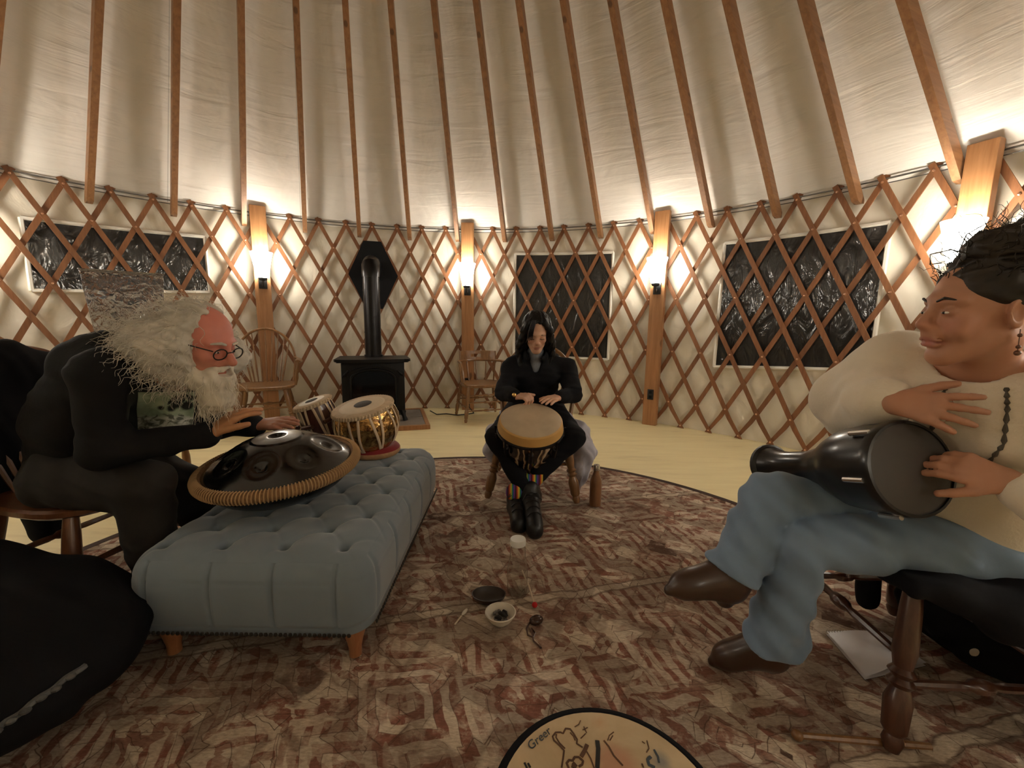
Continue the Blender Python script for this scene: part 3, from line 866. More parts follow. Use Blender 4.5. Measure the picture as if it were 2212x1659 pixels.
# ------------------------------------------------------------------ cords on the floor
k = MB(); k.tube([(-.93, 4.62, .05), (-.85, 4.60, .012), (-.75, 4.66, .008), (-.62, 4.60, .008), (-.50, 4.66, .008), (-.44, 4.72, .008), (-.50, 4.82, .05), (-.52, 4.86, .30)], .006, 6)
solo('power_cord', k, M_cord, 'black power cord along the floor between hearth and middle post', 'cord', (-.6, 4.65, 0))
k = MB(); pts = []
for i in range(40):
    a = i * .9; pts.append((-.24 + .06 * math.cos(a) + .012 * math.sin(3 * a), 4.80 + .04 * math.sin(a), .012 + .0007 * i))
k.tube(pts, .005, 6); solo('white_cord', k, M_cordw, 'tangled white cord behind the legs of the low spindle-back chair', 'cord', (-.24, 4.80, 0))

# ------------------------------------------------------------------ tufted bench
M_bench = mat('grey_blue_velvet', (.185, .228, .272), .85, 0, .06, 3, sheen=.5, bmp=.15, bscale=250, bdist=.001)
M_button = mat('grey_blue_button', (.12, .145, .17), .8, sheen=.3)
M_nail = mat('dark_nailhead', (.05, .045, .04), .4, .6)
M_benchleg = wood('bench_leg_wood', (.30, .11, .045), (.42, .19, .08), .4, 4, 2, False, .03, coat=.3)
bx0, bx1, by0, by1, bz0, bz1 = -1.14, -.42, 1.11, 2.23, .130, .372
bench = thing('tufted_bench', 'grey-blue velvet button-tufted bench with short wooden legs', 'bench', ((bx0 + bx1) / 2, (by0 + by1) / 2, ZR))
buttons = []
ys = np.arange(1.19, by1 - .03, .1035)
for r_, y in enumerate(ys):
    xs = [-1.065, -.880, -.695, -.510] if r_ % 2 == 0 else [-.9725, -.7875, -.6025]
    for x in xs: buttons.append((x, y))
BT = np.array(buttons)
def bench_mesh():
    NX, NY, NZ = 170, 210, 44; c = V((bx0 + bx1) / 2, (by0 + by1) / 2, (bz0 + bz1) / 2); hs = V(bx1 - bx0, by1 - by0, bz1 - bz0) / 2
    rr = .085
    k = MB()
    def shape(p):
        q = (p - c); inner = np.clip(q, -(hs - rr), hs - rr); d = q - inner
        # no rounding at the bottom edge
        if q[2] < 0: d[2] = q[2] - inner[2]; 
        nrm = d.copy()
        if q[2] < -(hs[2] - rr): nrm[2] = 0
        L = np.linalg.norm(nrm)
        if L < 1e-9: return p, V(0, 0, 1)
        n = nrm / L; o = inner + n * rr
        if q[2] < -(hs[2] - rr): o[2] = q[2]
        return c + o, n
    def disp(p, n):
        top = max(0, n[2]); side = 1 - top
        dz = 0
        dx_ = (BT[:, 0] - p[0]); dy_ = (BT[:, 1] - p[1]); d2 = dx_ ** 2 + dy_ ** 2
        if top > .2:
            dm_ = math.sqrt(d2.min()); dz -= .034 * math.exp(-(dm_ / .014) ** 2) + .012 * math.exp(-(dm_ / .045) ** 2)
            u = (p[0] + .9725) / .185; v = (p[1] - ys[1]) / .207
            for t in (u + v, u - v):
                f = abs((t + .5) % 1 - .5) * .138; dz -= .0035 * math.exp(-(f / .007) ** 2) * min(1, (p[1] - by0) / .09, (by1 - p[1]) / .06, (p[0] - bx0) / .09 + .2, (bx1 - p[0]) / .06 + .2)
            dz += .012
            dz *= top
        if side > .3 and p[2] > bz0 + .03:
            g = 0
            if abs(n[1]) > abs(n[0]):
                f = min(abs(p[0] - x) for x in (-1.065, -.880, -.695, -.510)); g = .018 * math.exp(-(f / .0055) ** 2)
            else:
                yy = ys[1::2] if n[0] < 0 else ys[0::2]
                f = np.abs(p[1] - yy).min(); g = .012 * math.exp(-(f / .008) ** 2)
            zf = (p[2] - bz0) / (bz1 - bz0)
            dz += side * (.012 * math.sin(PI * min(1, zf)) - g * (.25 + .75 * zf))
        return p + n * dz
    def face(fn, nu, nv):
        k.grid(lambda u, v: disp(*shape(fn(u, v))), nu, nv)
    lo, hi = c - hs, c + hs
    face(lambda u, v: V(lo[0] + (hi[0] - lo[0]) * u, lo[1] + (hi[1] - lo[1]) * v, hi[2]), NX, NY)
    for yy in (lo[1], hi[1]): face(lambda u, v: V(lo[0] + (hi[0] - lo[0]) * u, yy, lo[2] + (hi[2] - lo[2]) * v), NX, NZ)
    for xx in (lo[0], hi[0]): face(lambda u, v: V(xx, lo[1] + (hi[1] - lo[1]) * u, lo[2] + (hi[2] - lo[2]) * v), NY, NZ)
    face(lambda u, v: V(lo[0] + (hi[0] - lo[0]) * u, lo[1] + (hi[1] - lo[1]) * v, lo[2]), 8, 8)
    return k
cu = part('cushion', bench_mesh(), M_bench, bench, ang=180)
bmn = MB(); bmn.ball((0, 0, 0), (.011, .011, .005), 6); bmesh_btn = bmn.mesh('button', M_button)
for x, y in buttons:
    o = bpy.data.objects.new('button', bmesh_btn); COL.objects.link(o); o.parent = cu
    o.location = V(x, y, bz1 - .033) - root_off(bench)
k = MB()
for t in np.linspace(0, 1, 44):
    for yy in (by0 - .014,): k.ball((bx0 + .05 + (bx1 - bx0 - .10) * t, yy, bz0 + .014), (.0065, .004, .0065), 4)
for t in np.linspace(0, 1, 64): k.ball((bx1 + .012, by0 + .05 + (by1 - by0 - .1) * t, bz0 + .014), (.004, .0065, .0065), 4)
part('nailhead_trim', k, M_nail, bench, kind='stuff')
for x, y in ((-1.06, 1.175), (-.485, 1.175), (-.49, 2.17), (-1.06, 2.17)):
    k = MB(); k.lathe([(.016, 0), (.020, .004), (.020, .03), (.026, .06), (.036, .095), (.040, .115), (.034, .125), (.040, .13)], 14, (x, y, ZR + .001)); part('leg', k, M_benchleg, bench)

# ------------------------------------------------------------------ tabla pair
M_skin = mat('drum_skin', (.66, .55, .40), .6, 0, .08, 12)
M_skinw = mat('pale_drum_skin', (.82, .77, .68), .5, 0, .04)
M_syahi = mat('grey_black_tuning_paste', (.055, .048, .045), .7, bmp=.2)
M_strap = mat('rawhide_strap', (.62, .48, .33), .6, 0, .1)
M_braid = mat('braided_rawhide', (.55, .42, .28), .7, 0, .2, 30)
M_darkwood = wood('dark_drum_wood', (.045, .012, .008), (.09, .03, .018), .3, 4, 2, False, 0, coat=.4)
M_redcloth = mat('dark_red_cloth', (.20, .008, .012), .8, sheen=.3)
M_ringtrim = mat('gold_brocade', (.42, .24, .12), .5, .3, .3, 25)
def m_embossed():
    m, nt, b = _nt('embossed_brass')
    v = coords(nt, 'Object', (1, 1, 1))
    vo = nt.nodes.new('ShaderNodeTexVoronoi'); vo.inputs['Scale'].default_value = 26; nt.links.new(v, vo.inputs['Vector'])
    n = noise(nt, v, 18, 3, .6, 1.5)
    c = ramp(nt, n, [(.35, (.12, .05, .02)), (.55, (.62, .38, .14))])
    nt.links.new(c, b.inputs['Base Color']); b.inputs['Metallic'].default_value = .9; b.inputs['Roughness'].default_value = .22
    bump(nt, b, math_(nt, 'ADD', n, vo.outputs['Distance']), .5, .012); return m
M_emboss = m_embossed()
def tabla(label, cb_, axis, prof, mshell, nstrap, head_r, spot, mskin, ringr, ringlab, blocks=0, spotoff=(0, 0)):
    M = frame(axis, (0, 0, 1) if abs(unit(axis)[2]) < .9 else (1, 0, 0)); cb_ = np.asarray(cb_, float)
    T = lambda p: cb_ + M @ np.asarray(p, float)
    root = thing('tabla_drum', label, 'drum', cb_)
    k = MB(); k.lathe(prof, 36, cb_, M); part('shell', k, mshell, root, ang=60)
    zt = prof[-1][1]; R_ = prof[-1][0]
    k = MB(); k.lathe([(.001, zt + .004), (head_r * .8, zt + .005), (head_r, zt + .002), (R_ + .003, zt - .012)], 36, cb_, M); part('head_skin', k, mskin, root)
    k = MB(); k.lathe([(R_ + .001, zt + .003), (R_ + .010, zt - .001), (R_ + .013, zt - .010), (R_ + .009, zt - .020), (R_, zt - .022)], 36, cb_, M)
    nb = int(2 * PI * R_ / .014)
    for i in range(nb):
        a = 2 * PI * i / nb; k.ball(T(((R_ + .011) * math.cos(a), (R_ + .011) * math.sin(a), zt - .010)), (.0065, .0065, .0105), 4)
    part('braided_rim', k, M_braid, root, kind='stuff')
    k = MB(); k.lathe([(.001, zt + .0078), (spot * .9, zt + .0076), (spot, zt + .0052)], 24, T((spotoff[0], spotoff[1], 0)), M); part('tuning_spot', k, M_syahi, root)
    pr = [p for p in prof if p[1] > prof[0][1] + .012]
    for i in range(nstrap):
        a0 = 2 * PI * i / nstrap; da_ = PI / nstrap * (1 if i % 2 else -1) * .8
        pts = []; 
        for j, (r, z) in enumerate(pr[::-1]):
            t = j / (len(pr) - 1); a = a0 + da_ * t; pts.append(T(((r + .0045) * math.cos(a), (r + .0045) * math.sin(a), z - .012 * (1 - t))))
        k = MB(); k.tube(pts, .0062, 6, flat=(1.0, .35), up=M @ V(-math.sin(a0), math.cos(a0), 0)); part('strap', k, M_strap, root)
    for i in range(blocks):
        a = 2 * PI * i / blocks + .4; r = np.interp(.6 * zt, [p[1] for p in prof], [p[0] for p in prof]) + .016
        k = MB(); k.tube([T((r * math.cos(a) , r * math.sin(a), .6 * zt) + V(-math.sin(a), math.cos(a), 0) * q) for q in (-.03, .03)], .012, 10); part('tuning_block', k, M_darkwood, root)
    return root
def cushion_ring(label, c, r, rt):
    o = thing('ring_cushion', label, 'cushion', c, None)
    k = MB(); k.lathe([(r + rt * math.cos(2 * PI * i / 14), rt * .85 + rt * .85 * math.sin(2 * PI * i / 14)) for i in range(14)], 36, c, closed=True); part('ring', k, M_redcloth, o)
    k = MB(); k.lathe([(r + rt * 1.02 * math.cos(a), rt * .85 + rt * .90 * math.sin(a)) for a in np.linspace(-.9, .25, 7)], 36, c); part('brocade_band', k, M_ringtrim, o)
ZB = bz1 + .008
bc = G(808, 972, ZB + .02); bc[2] = ZB
cushion_ring('red ring cushion with gold band under the large brass tabla', bc, .100, .032)
axb = unit((-.14, -.20, 1))
tabla('large brass-bodied tabla with a black tuning spot', bc + V(0, 0, .022), axb,
      [(.044, 0), (.082, .012), (.118, .048), (.144, .092), (.157, .137), (.156, .178), (.147, .218), (.136, .248)], M_emboss, 18, .119, .044, M_skin, .1, '', 0, (.0, .01))
dc = G(712, 962, ZB + .02); dc[2] = ZB; dc = dc + V(.0, .02, 0)
cushion_ring('dark red ring cushion under the small wooden tabla', dc, .075, .024)
axd = unit((-.30, -.16, 1))
tabla('small dark wooden tabla with rawhide straps', dc + V(0, 0, .02), axd,
      [(.070, 0), (.092, .01), (.097, .06), (.096, .11), (.092, .17), (.086, .23), (.083, .255)], M_darkwood, 16, .070, .032, M_skinw, .1, '', 6)

# ------------------------------------------------------------------ handpan
m_, nt_, b_ = _nt('dark_glossy_steel'); b_.inputs['Base Color'].default_value = (.19, .18, .18, 1); b_.inputs['Metallic'].default_value = .95; b_.inputs['Roughness'].default_value = .18
nt_.links.new(ramp(nt_, noise(nt_, coords(nt_), 6, 3), [(.3, (.065, .063, .062)), (.7, (.10, .098, .097))]), b_.inputs['Base Color'])
M_pan = m_
M_rope = mat('tan_rope', (.30, .165, .075), .8, 0, .2, 60, bmp=.4, bscale=120)
M_ropestitch = mat('pale_lacing', (.42, .265, .13), .8, 0, .15)
hc = V(-.872, 1.51, .519); hax = unit((-.0315, -.0834, 1)); HM = frame(hax, (1, 0, 0)); HR = .257
HT = lambda p: hc + HM @ np.asarray(p, float)
pan = thing('handpan', 'dark steel handpan with a rope-bound rim on the bench', 'handpan', hc)
fields = [(.168 * math.cos(2 * PI * i / 8 + .2), .168 * math.sin(2 * PI * i / 8 + .2)) for i in range(8)]
def pan_top(u, v):
    a = 2 * PI * u; r = HR * max(v, 1e-4); x, y = r * math.cos(a), r * math.sin(a)
    z = .112 * (1 - (r / HR) ** 2.3) + .003
    z = .112 * (1 - (max(r, .085) / HR) ** 2.3) + .003 + (.006 * (1 - (r / .085) ** 2) + .004 if r < .085 else 0)   # flat ding
    dd = r / .030
    if dd < 1: z -= .016 * (1 - dd * dd)
    for fx, fy in fields:
        d = math.hypot(x - fx, y - fy)
        if d < .052: z -= .010 * (1 - (d / .052) ** 4)
        if d < .020: z -= .012 * (1 - (d / .02) ** 2)
    return HT((x, y, z))
k = MB(); k.grid(pan_top, 120, 70, wrapu=True); part('top_shell', k, M_pan, pan, ang=180)
k = MB(); k.lathe([(HR, -.002)] + [(HR * math.cos(t), -.13 * math.sin(t)) for t in np.linspace(.1, 1.42, 10)] + [(.05, -.12), (.046, -.09)], 48, hc, HM); part('bottom_shell', k, M_pan, pan)
k = MB(); k.lathe([(HR + .006 + .017 * math.cos(2 * PI * i / 12), .019 * math.sin(2 * PI * i / 12)) for i in range(12)], 72, hc, HM, closed=True); rp = part('rim_rope', k, M_rope, pan)
k = MB()
for i in range(150):
    a = 2 * PI * i / 150; a2 = a + .02
    k.tube([HT(((HR + .006 + .0195 * math.cos(b)) * math.cos(a + (.02 * j / 6)), (HR + .006 + .0195 * math.cos(b)) * math.sin(a + .02 * j / 6), .0215 * math.sin(b))) for j, b in enumerate(np.linspace(-1.5, 1.9, 7))], .0028, 4)
part('lacing', k, M_ropestitch, rp, kind='stuff')

# ------------------------------------------------------------------ djembe
def m_marbled():
    m, nt, b = _nt('marbled_drum_shell')
    v = coords(nt, 'Object', (1, 1, .55))
    w = nt.nodes.new('ShaderNodeTexWave'); w.inputs['Scale'].default_value = 3.2; w.inputs['Distortion'].default_value = 9; w.inputs['Detail'].default_value = 3; w.inputs['Detail Scale'].default_value = 1.6
    nt.links.new(v, w.inputs['Vector'])
    n = noise(nt, v, 5, 2)
    f = math_(nt, 'MULTIPLY_ADD', n, .7, math_(nt, 'MULTIPLY', w.outputs['Fac'], .55))
    c = ramp(nt, f, [(.40, (.012, .009, .008)), (.46, (.08, .045, .025)), (.54, (.42, .28, .15)), (.66, (.60, .46, .30)), (.72, (.06, .035, .02)), (.80, (.015, .01, .008))])
    nt.links.new(c, b.inputs['Base Color']); b.inputs['Roughness'].default_value = .25; b.inputs['Coat Weight'].default_value = .4; return m
M_marble = m_marbled()
M_tanhead = mat('worn_tan_drumhead', (.46, .36, .245), .7, 0, .14, 7, bmp=.1)
M_collar = mat('amber_collar', (.52, .30, .09), .45, 0, .08)
dt = D(1147, 903, 2.13); dax = unit((0.02, -.36, .93)); DM = frame(dax, (1, 0, 0))
dj = thing('djembe', 'goblet hand drum with marbled brown shell between the seated woman\'s knees', 'drum', dt - dax * .57)
k = MB(); k.lathe([(.001, .0), (.12, .0), (.150, -.003), (.160, -.008)], 48, dt, DM); part('drumhead', k, M_tanhead, dj)
k = MB(); k.lathe([(.160, -.008), (.168, -.014), (.174, -.045), (.176, -.058), (.168, -.058)], 48, dt, DM); part('collar', k, M_collar, dj)
k = MB(); k.lathe([(.174, -.060), (.181, -.064), (.181, -.074), (.172, -.076), (.168, -.066)], 48, dt, DM, closed=True); part('tension_ring', k, M_blackmetal, dj)
k = MB(); k.lathe([(.164, -.06), (.163, -.09), (.150, -.16), (.125, -.22), (.095, -.275), (.072, -.31), (.064, -.34), (.066, -.40), (.076, -.47), (.092, -.53), (.098, -.565), (.088, -.568), (.07, -.50)], 40, dt, DM); part('shell', k, M_marble, dj, ang=60)
for i in range(8):
    a = 2 * PI * (i + .5) / 8 + PI / 8; C_ = lambda r, z: dt + DM @ V(r * math.cos(a), r * math.sin(a), z)
    k = MB(); k.tube([C_(.186, -.055), C_(.184, -.11)], .006, 6); k.tube([C_(.168, -.10), C_(.176, -.105), C_(.172, -.155), C_(.155, -.16)], [.010, .014, .012, .008], 8)
    part('tuning_lug', k, M_blackmetal, dj)

# ------------------------------------------------------------------ things on the rug
M_bottle = wood('bronze_wood_bottle', (.16, .07, .03), (.24, .115, .05), .28, 6, 2, False, 0, coat=.4)
p = G(1285, 1091, ZR)
o = thing('water_bottle', 'slim wood-grain water bottle standing right of the turned-leg chair', 'bottle', p)
k = MB(); k.lathe([(.030, 0), (.034, .004), (.034, .135), (.032, .155), (.022, .185), (.0165, .20), (.0155, .215)], 24, p); part('body', k, M_bottle, o)
k = MB(); k.lathe([(.0165, .213), (.0185, .215), (.0185, .240), (.016, .246), (.001, .247)], 24, p); part('cap', k, M_silver, o)
m_, nt_, b_ = _nt('clear_glass'); b_.inputs['Base Color'].default_value = (.95, .96, .95, 1); b_.inputs['Roughness'].default_value = .03; b_.inputs['Transmission Weight'].default_value = 1; b_.inputs['IOR'].default_value = 1.05; b_.inputs['Coat Weight'].default_value = .6; b_.inputs['Coat Roughness'].default_value = .03
M_glass = m_
p = G(1117, 1278, ZR)
o = thing('clear_bottle', 'empty clear bottle with a white lid on the rug', 'bottle', p)
k = MB(); outer = [(.001, .001), (.036, .001), (.040, .006), (.040, .10), (.036, .122), (.031, .145), (.029, .185), (.026, .205), (.026, .215)]
k.lathe(outer + [(r - .0015, z) for r, z in outer[:1:-1]] + [(.037, .003), (.001, .003)], 28, p); part('glass', k, M_glass, o)
k = MB(); k.lathe([(.0285, .200), (.031, .202), (.031, .220), (.029, .225), (.001, .226)], 28, p); part('lid', k, M_white, o)
M_shellw = mat('bone_white_ceramic', (.66, .60, .50), .5, 0, .08)
M_ash = mat('grey_ash', (.20, .18, .16), .95, 0, .5, 40, bmp=.8, bscale=60)
M_char = mat('charred_wood', (.015, .012, .010), .9, bmp=.5)
M_abal = mat('dark_shell_dish', (.035, .022, .016), .45, 0, .3, 12)
p2 = G(1062, 1325, ZR)
o = thing('shell_dish', 'dark scalloped shell dish behind the white ash bowl', 'dish', p2)
k = MB(); k.lathe([(.001, .004), (.05, .006), (.072, .022), (.080, .036), (.076, .036), (.066, .022), (.045, .012), (.001, .010)], 24, p2 + V(-.014, .062, 0), np.diag([.82, .58, 1])); part('shell', k, M_abal, o)
p = G(1080, 1340, ZR) + V(0, 0, .0)
o = thing('ash_bowl', 'small white bowl holding ash and charred herbs on the rug', 'bowl', p + V(.002, -.012, 0)); q = p + V(.002, -.012, 0); q[2] = ZR; o.location = q
k = MB(); k.lathe([(.001, .001), (.024, .001), (.040, .016), (.052, .036), (.055, .043), (.051, .044), (.045, .034), (.030, .014), (.001, .009)], 32, q, np.diag([1.0, .95, 1.0])); part('bowl', k, M_shellw, o)
k = MB()
for i in range(26):
    a, r = rng.rand() * 6.28, .028 * math.sqrt(rng.rand()); k.ball(q + V(r * math.cos(a), r * math.sin(a), .020 + .008 * rng.rand()), (.008, .007, .006), 4)
part('ash', k, M_ash, o, kind='stuff')
for (a, b) in (((-.005, .012, .028), (.020, -.016, .036)), ((.01, .016, .034), (.022, -.006, .030)), ((-.018, -.012, .028), (.004, -.022, .032))):
    k = MB(); k.tube([q + np.array(a), q + (np.array(a) + b) / 2 + V(0, 0, .005), q + np.array(b)], [.006, .008, .005], 6); part('charred_stick', k, M_char, o)
M_red = mat('red_felt', (.50, .012, .012), .8); M_stick = mat('pale_stick', (.62, .50, .36), .5)
a, b = G(1128, 1232, ZR + .02), G(1155, 1306, ZR + .012)
o = thing('mallet', 'thin mallet with a red ball tip by the white bowl', 'mallet', b)
k = MB(); k.tube([a, (a + b) / 2 + V(.003, 0, .003), b], .003, 6); part('handle', k, M_stick, o)
k = MB(); k.ball(b + V(0, 0, -.001), .0105, 8); part('tip', k, M_red, o)
p = G(1157, 1347, ZR)
o = thing('stone_pendant', 'glossy dark brown stone with a leather thong right of the white bowl', 'pendant', p)
m_, nt_, b_ = _nt('glossy_dark_stone'); b_.inputs['Base Color'].default_value = (.05, .022, .015, 1); b_.inputs['Roughness'].default_value = .12
k = MB(); k.ball(p + V(.002, 0, .014), (.027, .020, .014), 8, rotz(.5)); part('stone', k, m_, o)
k = MB(); k.tube([p + V(-.02, -.005, .01), p + V(-.033, -.03, .004), p + V(-.03, -.06, .004), p + V(-.012, -.07, .004), p + V(-.004, -.05, .004), p + V(-.016, -.03, .006), p + V(-.012, -.085, .004), p + V(.012, -.115, .004)], .003, 6); part('thong', k, M_chairdark, o)
p = G(1000, 1330, ZR)
o = thing('herb_spatula', 'small stick with a white feather-like tip left of the white bowl', 'stick', p)
d_ = unit(G(978, 1358, 0) - G(1008, 1322, 0))
k = MB(); k.tube([p + d_ * .01 + V(0, 0, .006), p + d_ * .055 + V(0, 0, .004)], .0028, 6); part('handle', k, M_stick, o)
k = MB(); k.ball(p - d_ * .012 + V(0, 0, .007), (.019, .007, .005), 8, rotz(math.atan2(d_[1], d_[0]))); part('tip', k, M_shellw, o)

# ------------------------------------------------------------------ painted frame drum in front
def m_painted():
    m, nt, b = _nt('painted_hide')
    v = coords(nt, 'Object')
    n = noise(nt, v, 6, 5, .6, .4)
    c = ramp(nt, n, [(.3, (.46, .33, .18)), (.6, (.60, .46, .28)), (.8, (.66, .52, .33))])
    def blot(x, y, r, col, f):
        nonlocal c
        d = nt.nodes.new('ShaderNodeVectorMath'); d.operation = 'DISTANCE'; nt.links.new(v, d.inputs[0]); d.inputs[1].default_value = (x, y, 0)
        dd = math_(nt, 'ADD', d.outputs['Value'], math_(nt, 'MULTIPLY', n, .05))
        mk = ramp(nt, math_(nt, 'DIVIDE', dd, r), [(.6, (1, 1, 1)), (1.2, (0, 0, 0))])
        c = mixc(nt, math_(nt, 'MULTIPLY', mk, f), c, col)
    blot(.03, .11, .085, (.50, .20, .12), .6); blot(.015, .205, .05, (.50, .25, .12), .5); blot(.135, .115, .055, (.16, .18, .20), .7); blot(-.10, .19, .03, (.40, .25, .12), .4); blot(-.03, .12, .05, (.48, .28, .12), .4)
    nt.links.new(c, b.inputs['Base Color']); b.inputs['Roughness'].default_value = .55; return m
M_paint = m_painted()
fz = .085; fr = .235
ft = G(1268, 1546, fz); fc = ft + V(.01, -fr, 0); fc[2] = 0
FM = rotx(.0)
fd = thing('frame_drum', 'round frame drum with a painted hide head at the bottom of the picture', 'drum', fc + V(0, 0, ZR))
k = MB(); k.lathe([(fr + .022, .0), (fr + .024, .05), (fr + .018, fz - .006), (fr + .002, fz + .002), (fr - .012, fz - .004), (fr - .012, 0)], 64, fc + V(0, 0, ZR), closed=True); part('hoop', k, M_blackcloth, fd)
k = MB(); k.lathe([(.001, 0), (fr - .03, .0), (fr - .002, -.002)], 64, V(0, 0, 0)); me = k.mesh('skin', M_paint)
o = bpy.data.objects.new('skin', me); COL.objects.link(o); o.parent = fd; o.location = (0, 0, fz + .003)
INK = mat('brown_ink', (.10, .045, .02), .7); INKB = mat('black_ink', (.018, .015, .013), .7); INKG = mat('grey_blue_ink', (.06, .075, .09), .7)
zi = fz + .0038
def stroke(pts, r, m, closed=False):
    r = r * 1.45
    # picture points on the drum head -> local drum coordinates
    L = []
    for px, py in pts:
        q = G(px, py, ZR + zi) - fc; L.append(V(q[0], q[1], ZR + zi) + V(fc[0], fc[1], 0))
    out = []
    for i in range(len(L) - 1):
        for t in (0, .33, .67): out.append(L[i] + (L[i + 1] - L[i]) * t)
    out.append(L[-1])
    k = MB(); k.tube(out, r, 6, flat=(.15, 1), up=(0, 0, 1)); return part('painted_line', k, m, fd)
Z1 = lambda x, y: (1020 + x / 4.608, 1530 + y / 4.608)
stroke([Z1(*q) for q in ((890, 590), (905, 500), (915, 420), (870, 370), (815, 320), (800, 280), (830, 240), (880, 238), (905, 250), (930, 200), (975, 205), (1010, 250), (1045, 310), (1040, 350), (1100, 390))], .0016, INK)
stroke([Z1(*q) for q in ((840, 255), (835, 290), (870, 345), (925, 400))], .0013, INK)
stroke([Z1(*q) for q in ((975, 240), (1010, 280), (1025, 320))], .0013, INK)
stroke([Z1(*q) for q in ((1145, 360), (1120, 420), (1085, 480))], .0035, INK)
stroke([Z1(*q) for q in ((960, 594), (940, 545), (965, 515), (1000, 520), (1020, 485), (1060, 485), (1105, 525), (1095, 560), (1060, 580))], .0020, INK)
stroke([Z1(*q) for q in ((1010, 594), (1015, 565), (1030, 550))], .0045, INK)
stroke([Z1(*q) for q in ((1245, 320), (1255, 400), (1250, 500), (1245, 594))], .0040, INKB)
stroke([Z1(*q) for q in ((1140, 430), (1180, 500), (1215, 594))], .0013, INK)
stroke([Z1(*q) for q in ((1310, 320), (1360, 380), (1410, 470), (1500, 570))], .0016, INK)
stroke([Z1(*q) for q in ((520, 540), (545, 594))], .0018, INKB); stroke([Z1(*q) for q in ((555, 545), (580, 590))], .0018, INKB)
stroke([Z1(*q) for q in ((1810, 410), (1850, 480), (1860, 540))], .0018, INKG); stroke([Z1(*q) for q in ((1780, 480), (1745, 510), (1760, 560), (1820, 590))], .0026, INKG)
stroke([Z1(*q) for q in ((1690, 550), (1705, 590))], .0014, INK)
for q in (((1020, 185), (1060, 160), (1080, 120)), ((1100, 215), (1150, 190)), ((1110, 180), (1140, 245)), ((1080, 300), (1130, 250)), ((1350, 320), (1365, 270), (1410, 235)), ((1370, 320), (1400, 270)), ((1740, 320), (1760, 400), (1735, 440)), ((1690, 330), (1720, 350))):
    stroke([Z1(*w) for w in q], .0010, INK)
tc = bpy.data.curves.new('lettering', 'FONT'); tc.body = 'Greer'; tc.size = .026; tc.extrude = .0003; tc.shear = .2
to = bpy.data.objects.new('lettering', tc); COL.objects.link(to)
dg = bpy.context.evaluated_depsgraph_get(); tm = bpy.data.meshes.new_from_object(to.evaluated_get(dg)); bpy.data.objects.remove(to)
tm.materials.clear(); tm.materials.append(INKG)
to = bpy.data.objects.new('lettering', tm); COL.objects.link(to); to.parent = fd
qa, qb = G(*Z1(580, 420), ZR + zi), G(*Z1(800, 235), ZR + zi)
to.location = (qa[0] - fc[0], qa[1] - fc[1], zi); to.rotation_euler = (0, 0, math.atan2(qb[1] - qa[1], qb[0] - qa[0]))
s_ = np.linalg.norm((qb - qa)[:2]) / max(.001, tm.vertices and max(v.co.x for v in tm.vertices)); to.scale = (s_, s_, 1)

# ------------------------------------------------------------------ people
def m_skin(name, rough=.5):
    m, nt, b = _nt(name)
    at = nt.nodes.new('ShaderNodeVertexColor'); at.layer_name = 'tint'
    n = noise(nt, coords(nt), 45, 3)
    c = mixc(nt, .25, at.outputs['Color'], ramp(nt, n, [(.3, (.82, .74, .70)), (.7, (1, 1, 1))]), 'MULTIPLY')
    nt.links.new(c, b.inputs['Base Color']); b.inputs['Roughness'].default_value = rough
    b.inputs['Subsurface Weight'].default_value = .08; b.inputs['Subsurface Radius'].default_value = (.01, .004, .002); b.inputs['Subsurface Scale'].default_value = .5
    return m
M_skinm = m_skin('skin')
M_eyew = mat('eye_white', (.75, .70, .65), .2, 0, .02); M_iris = mat('dark_iris', (.02, .012, .008), .15, 0, .05)
M_lash = mat('dark_lash', (.012, .008, .006), .7)

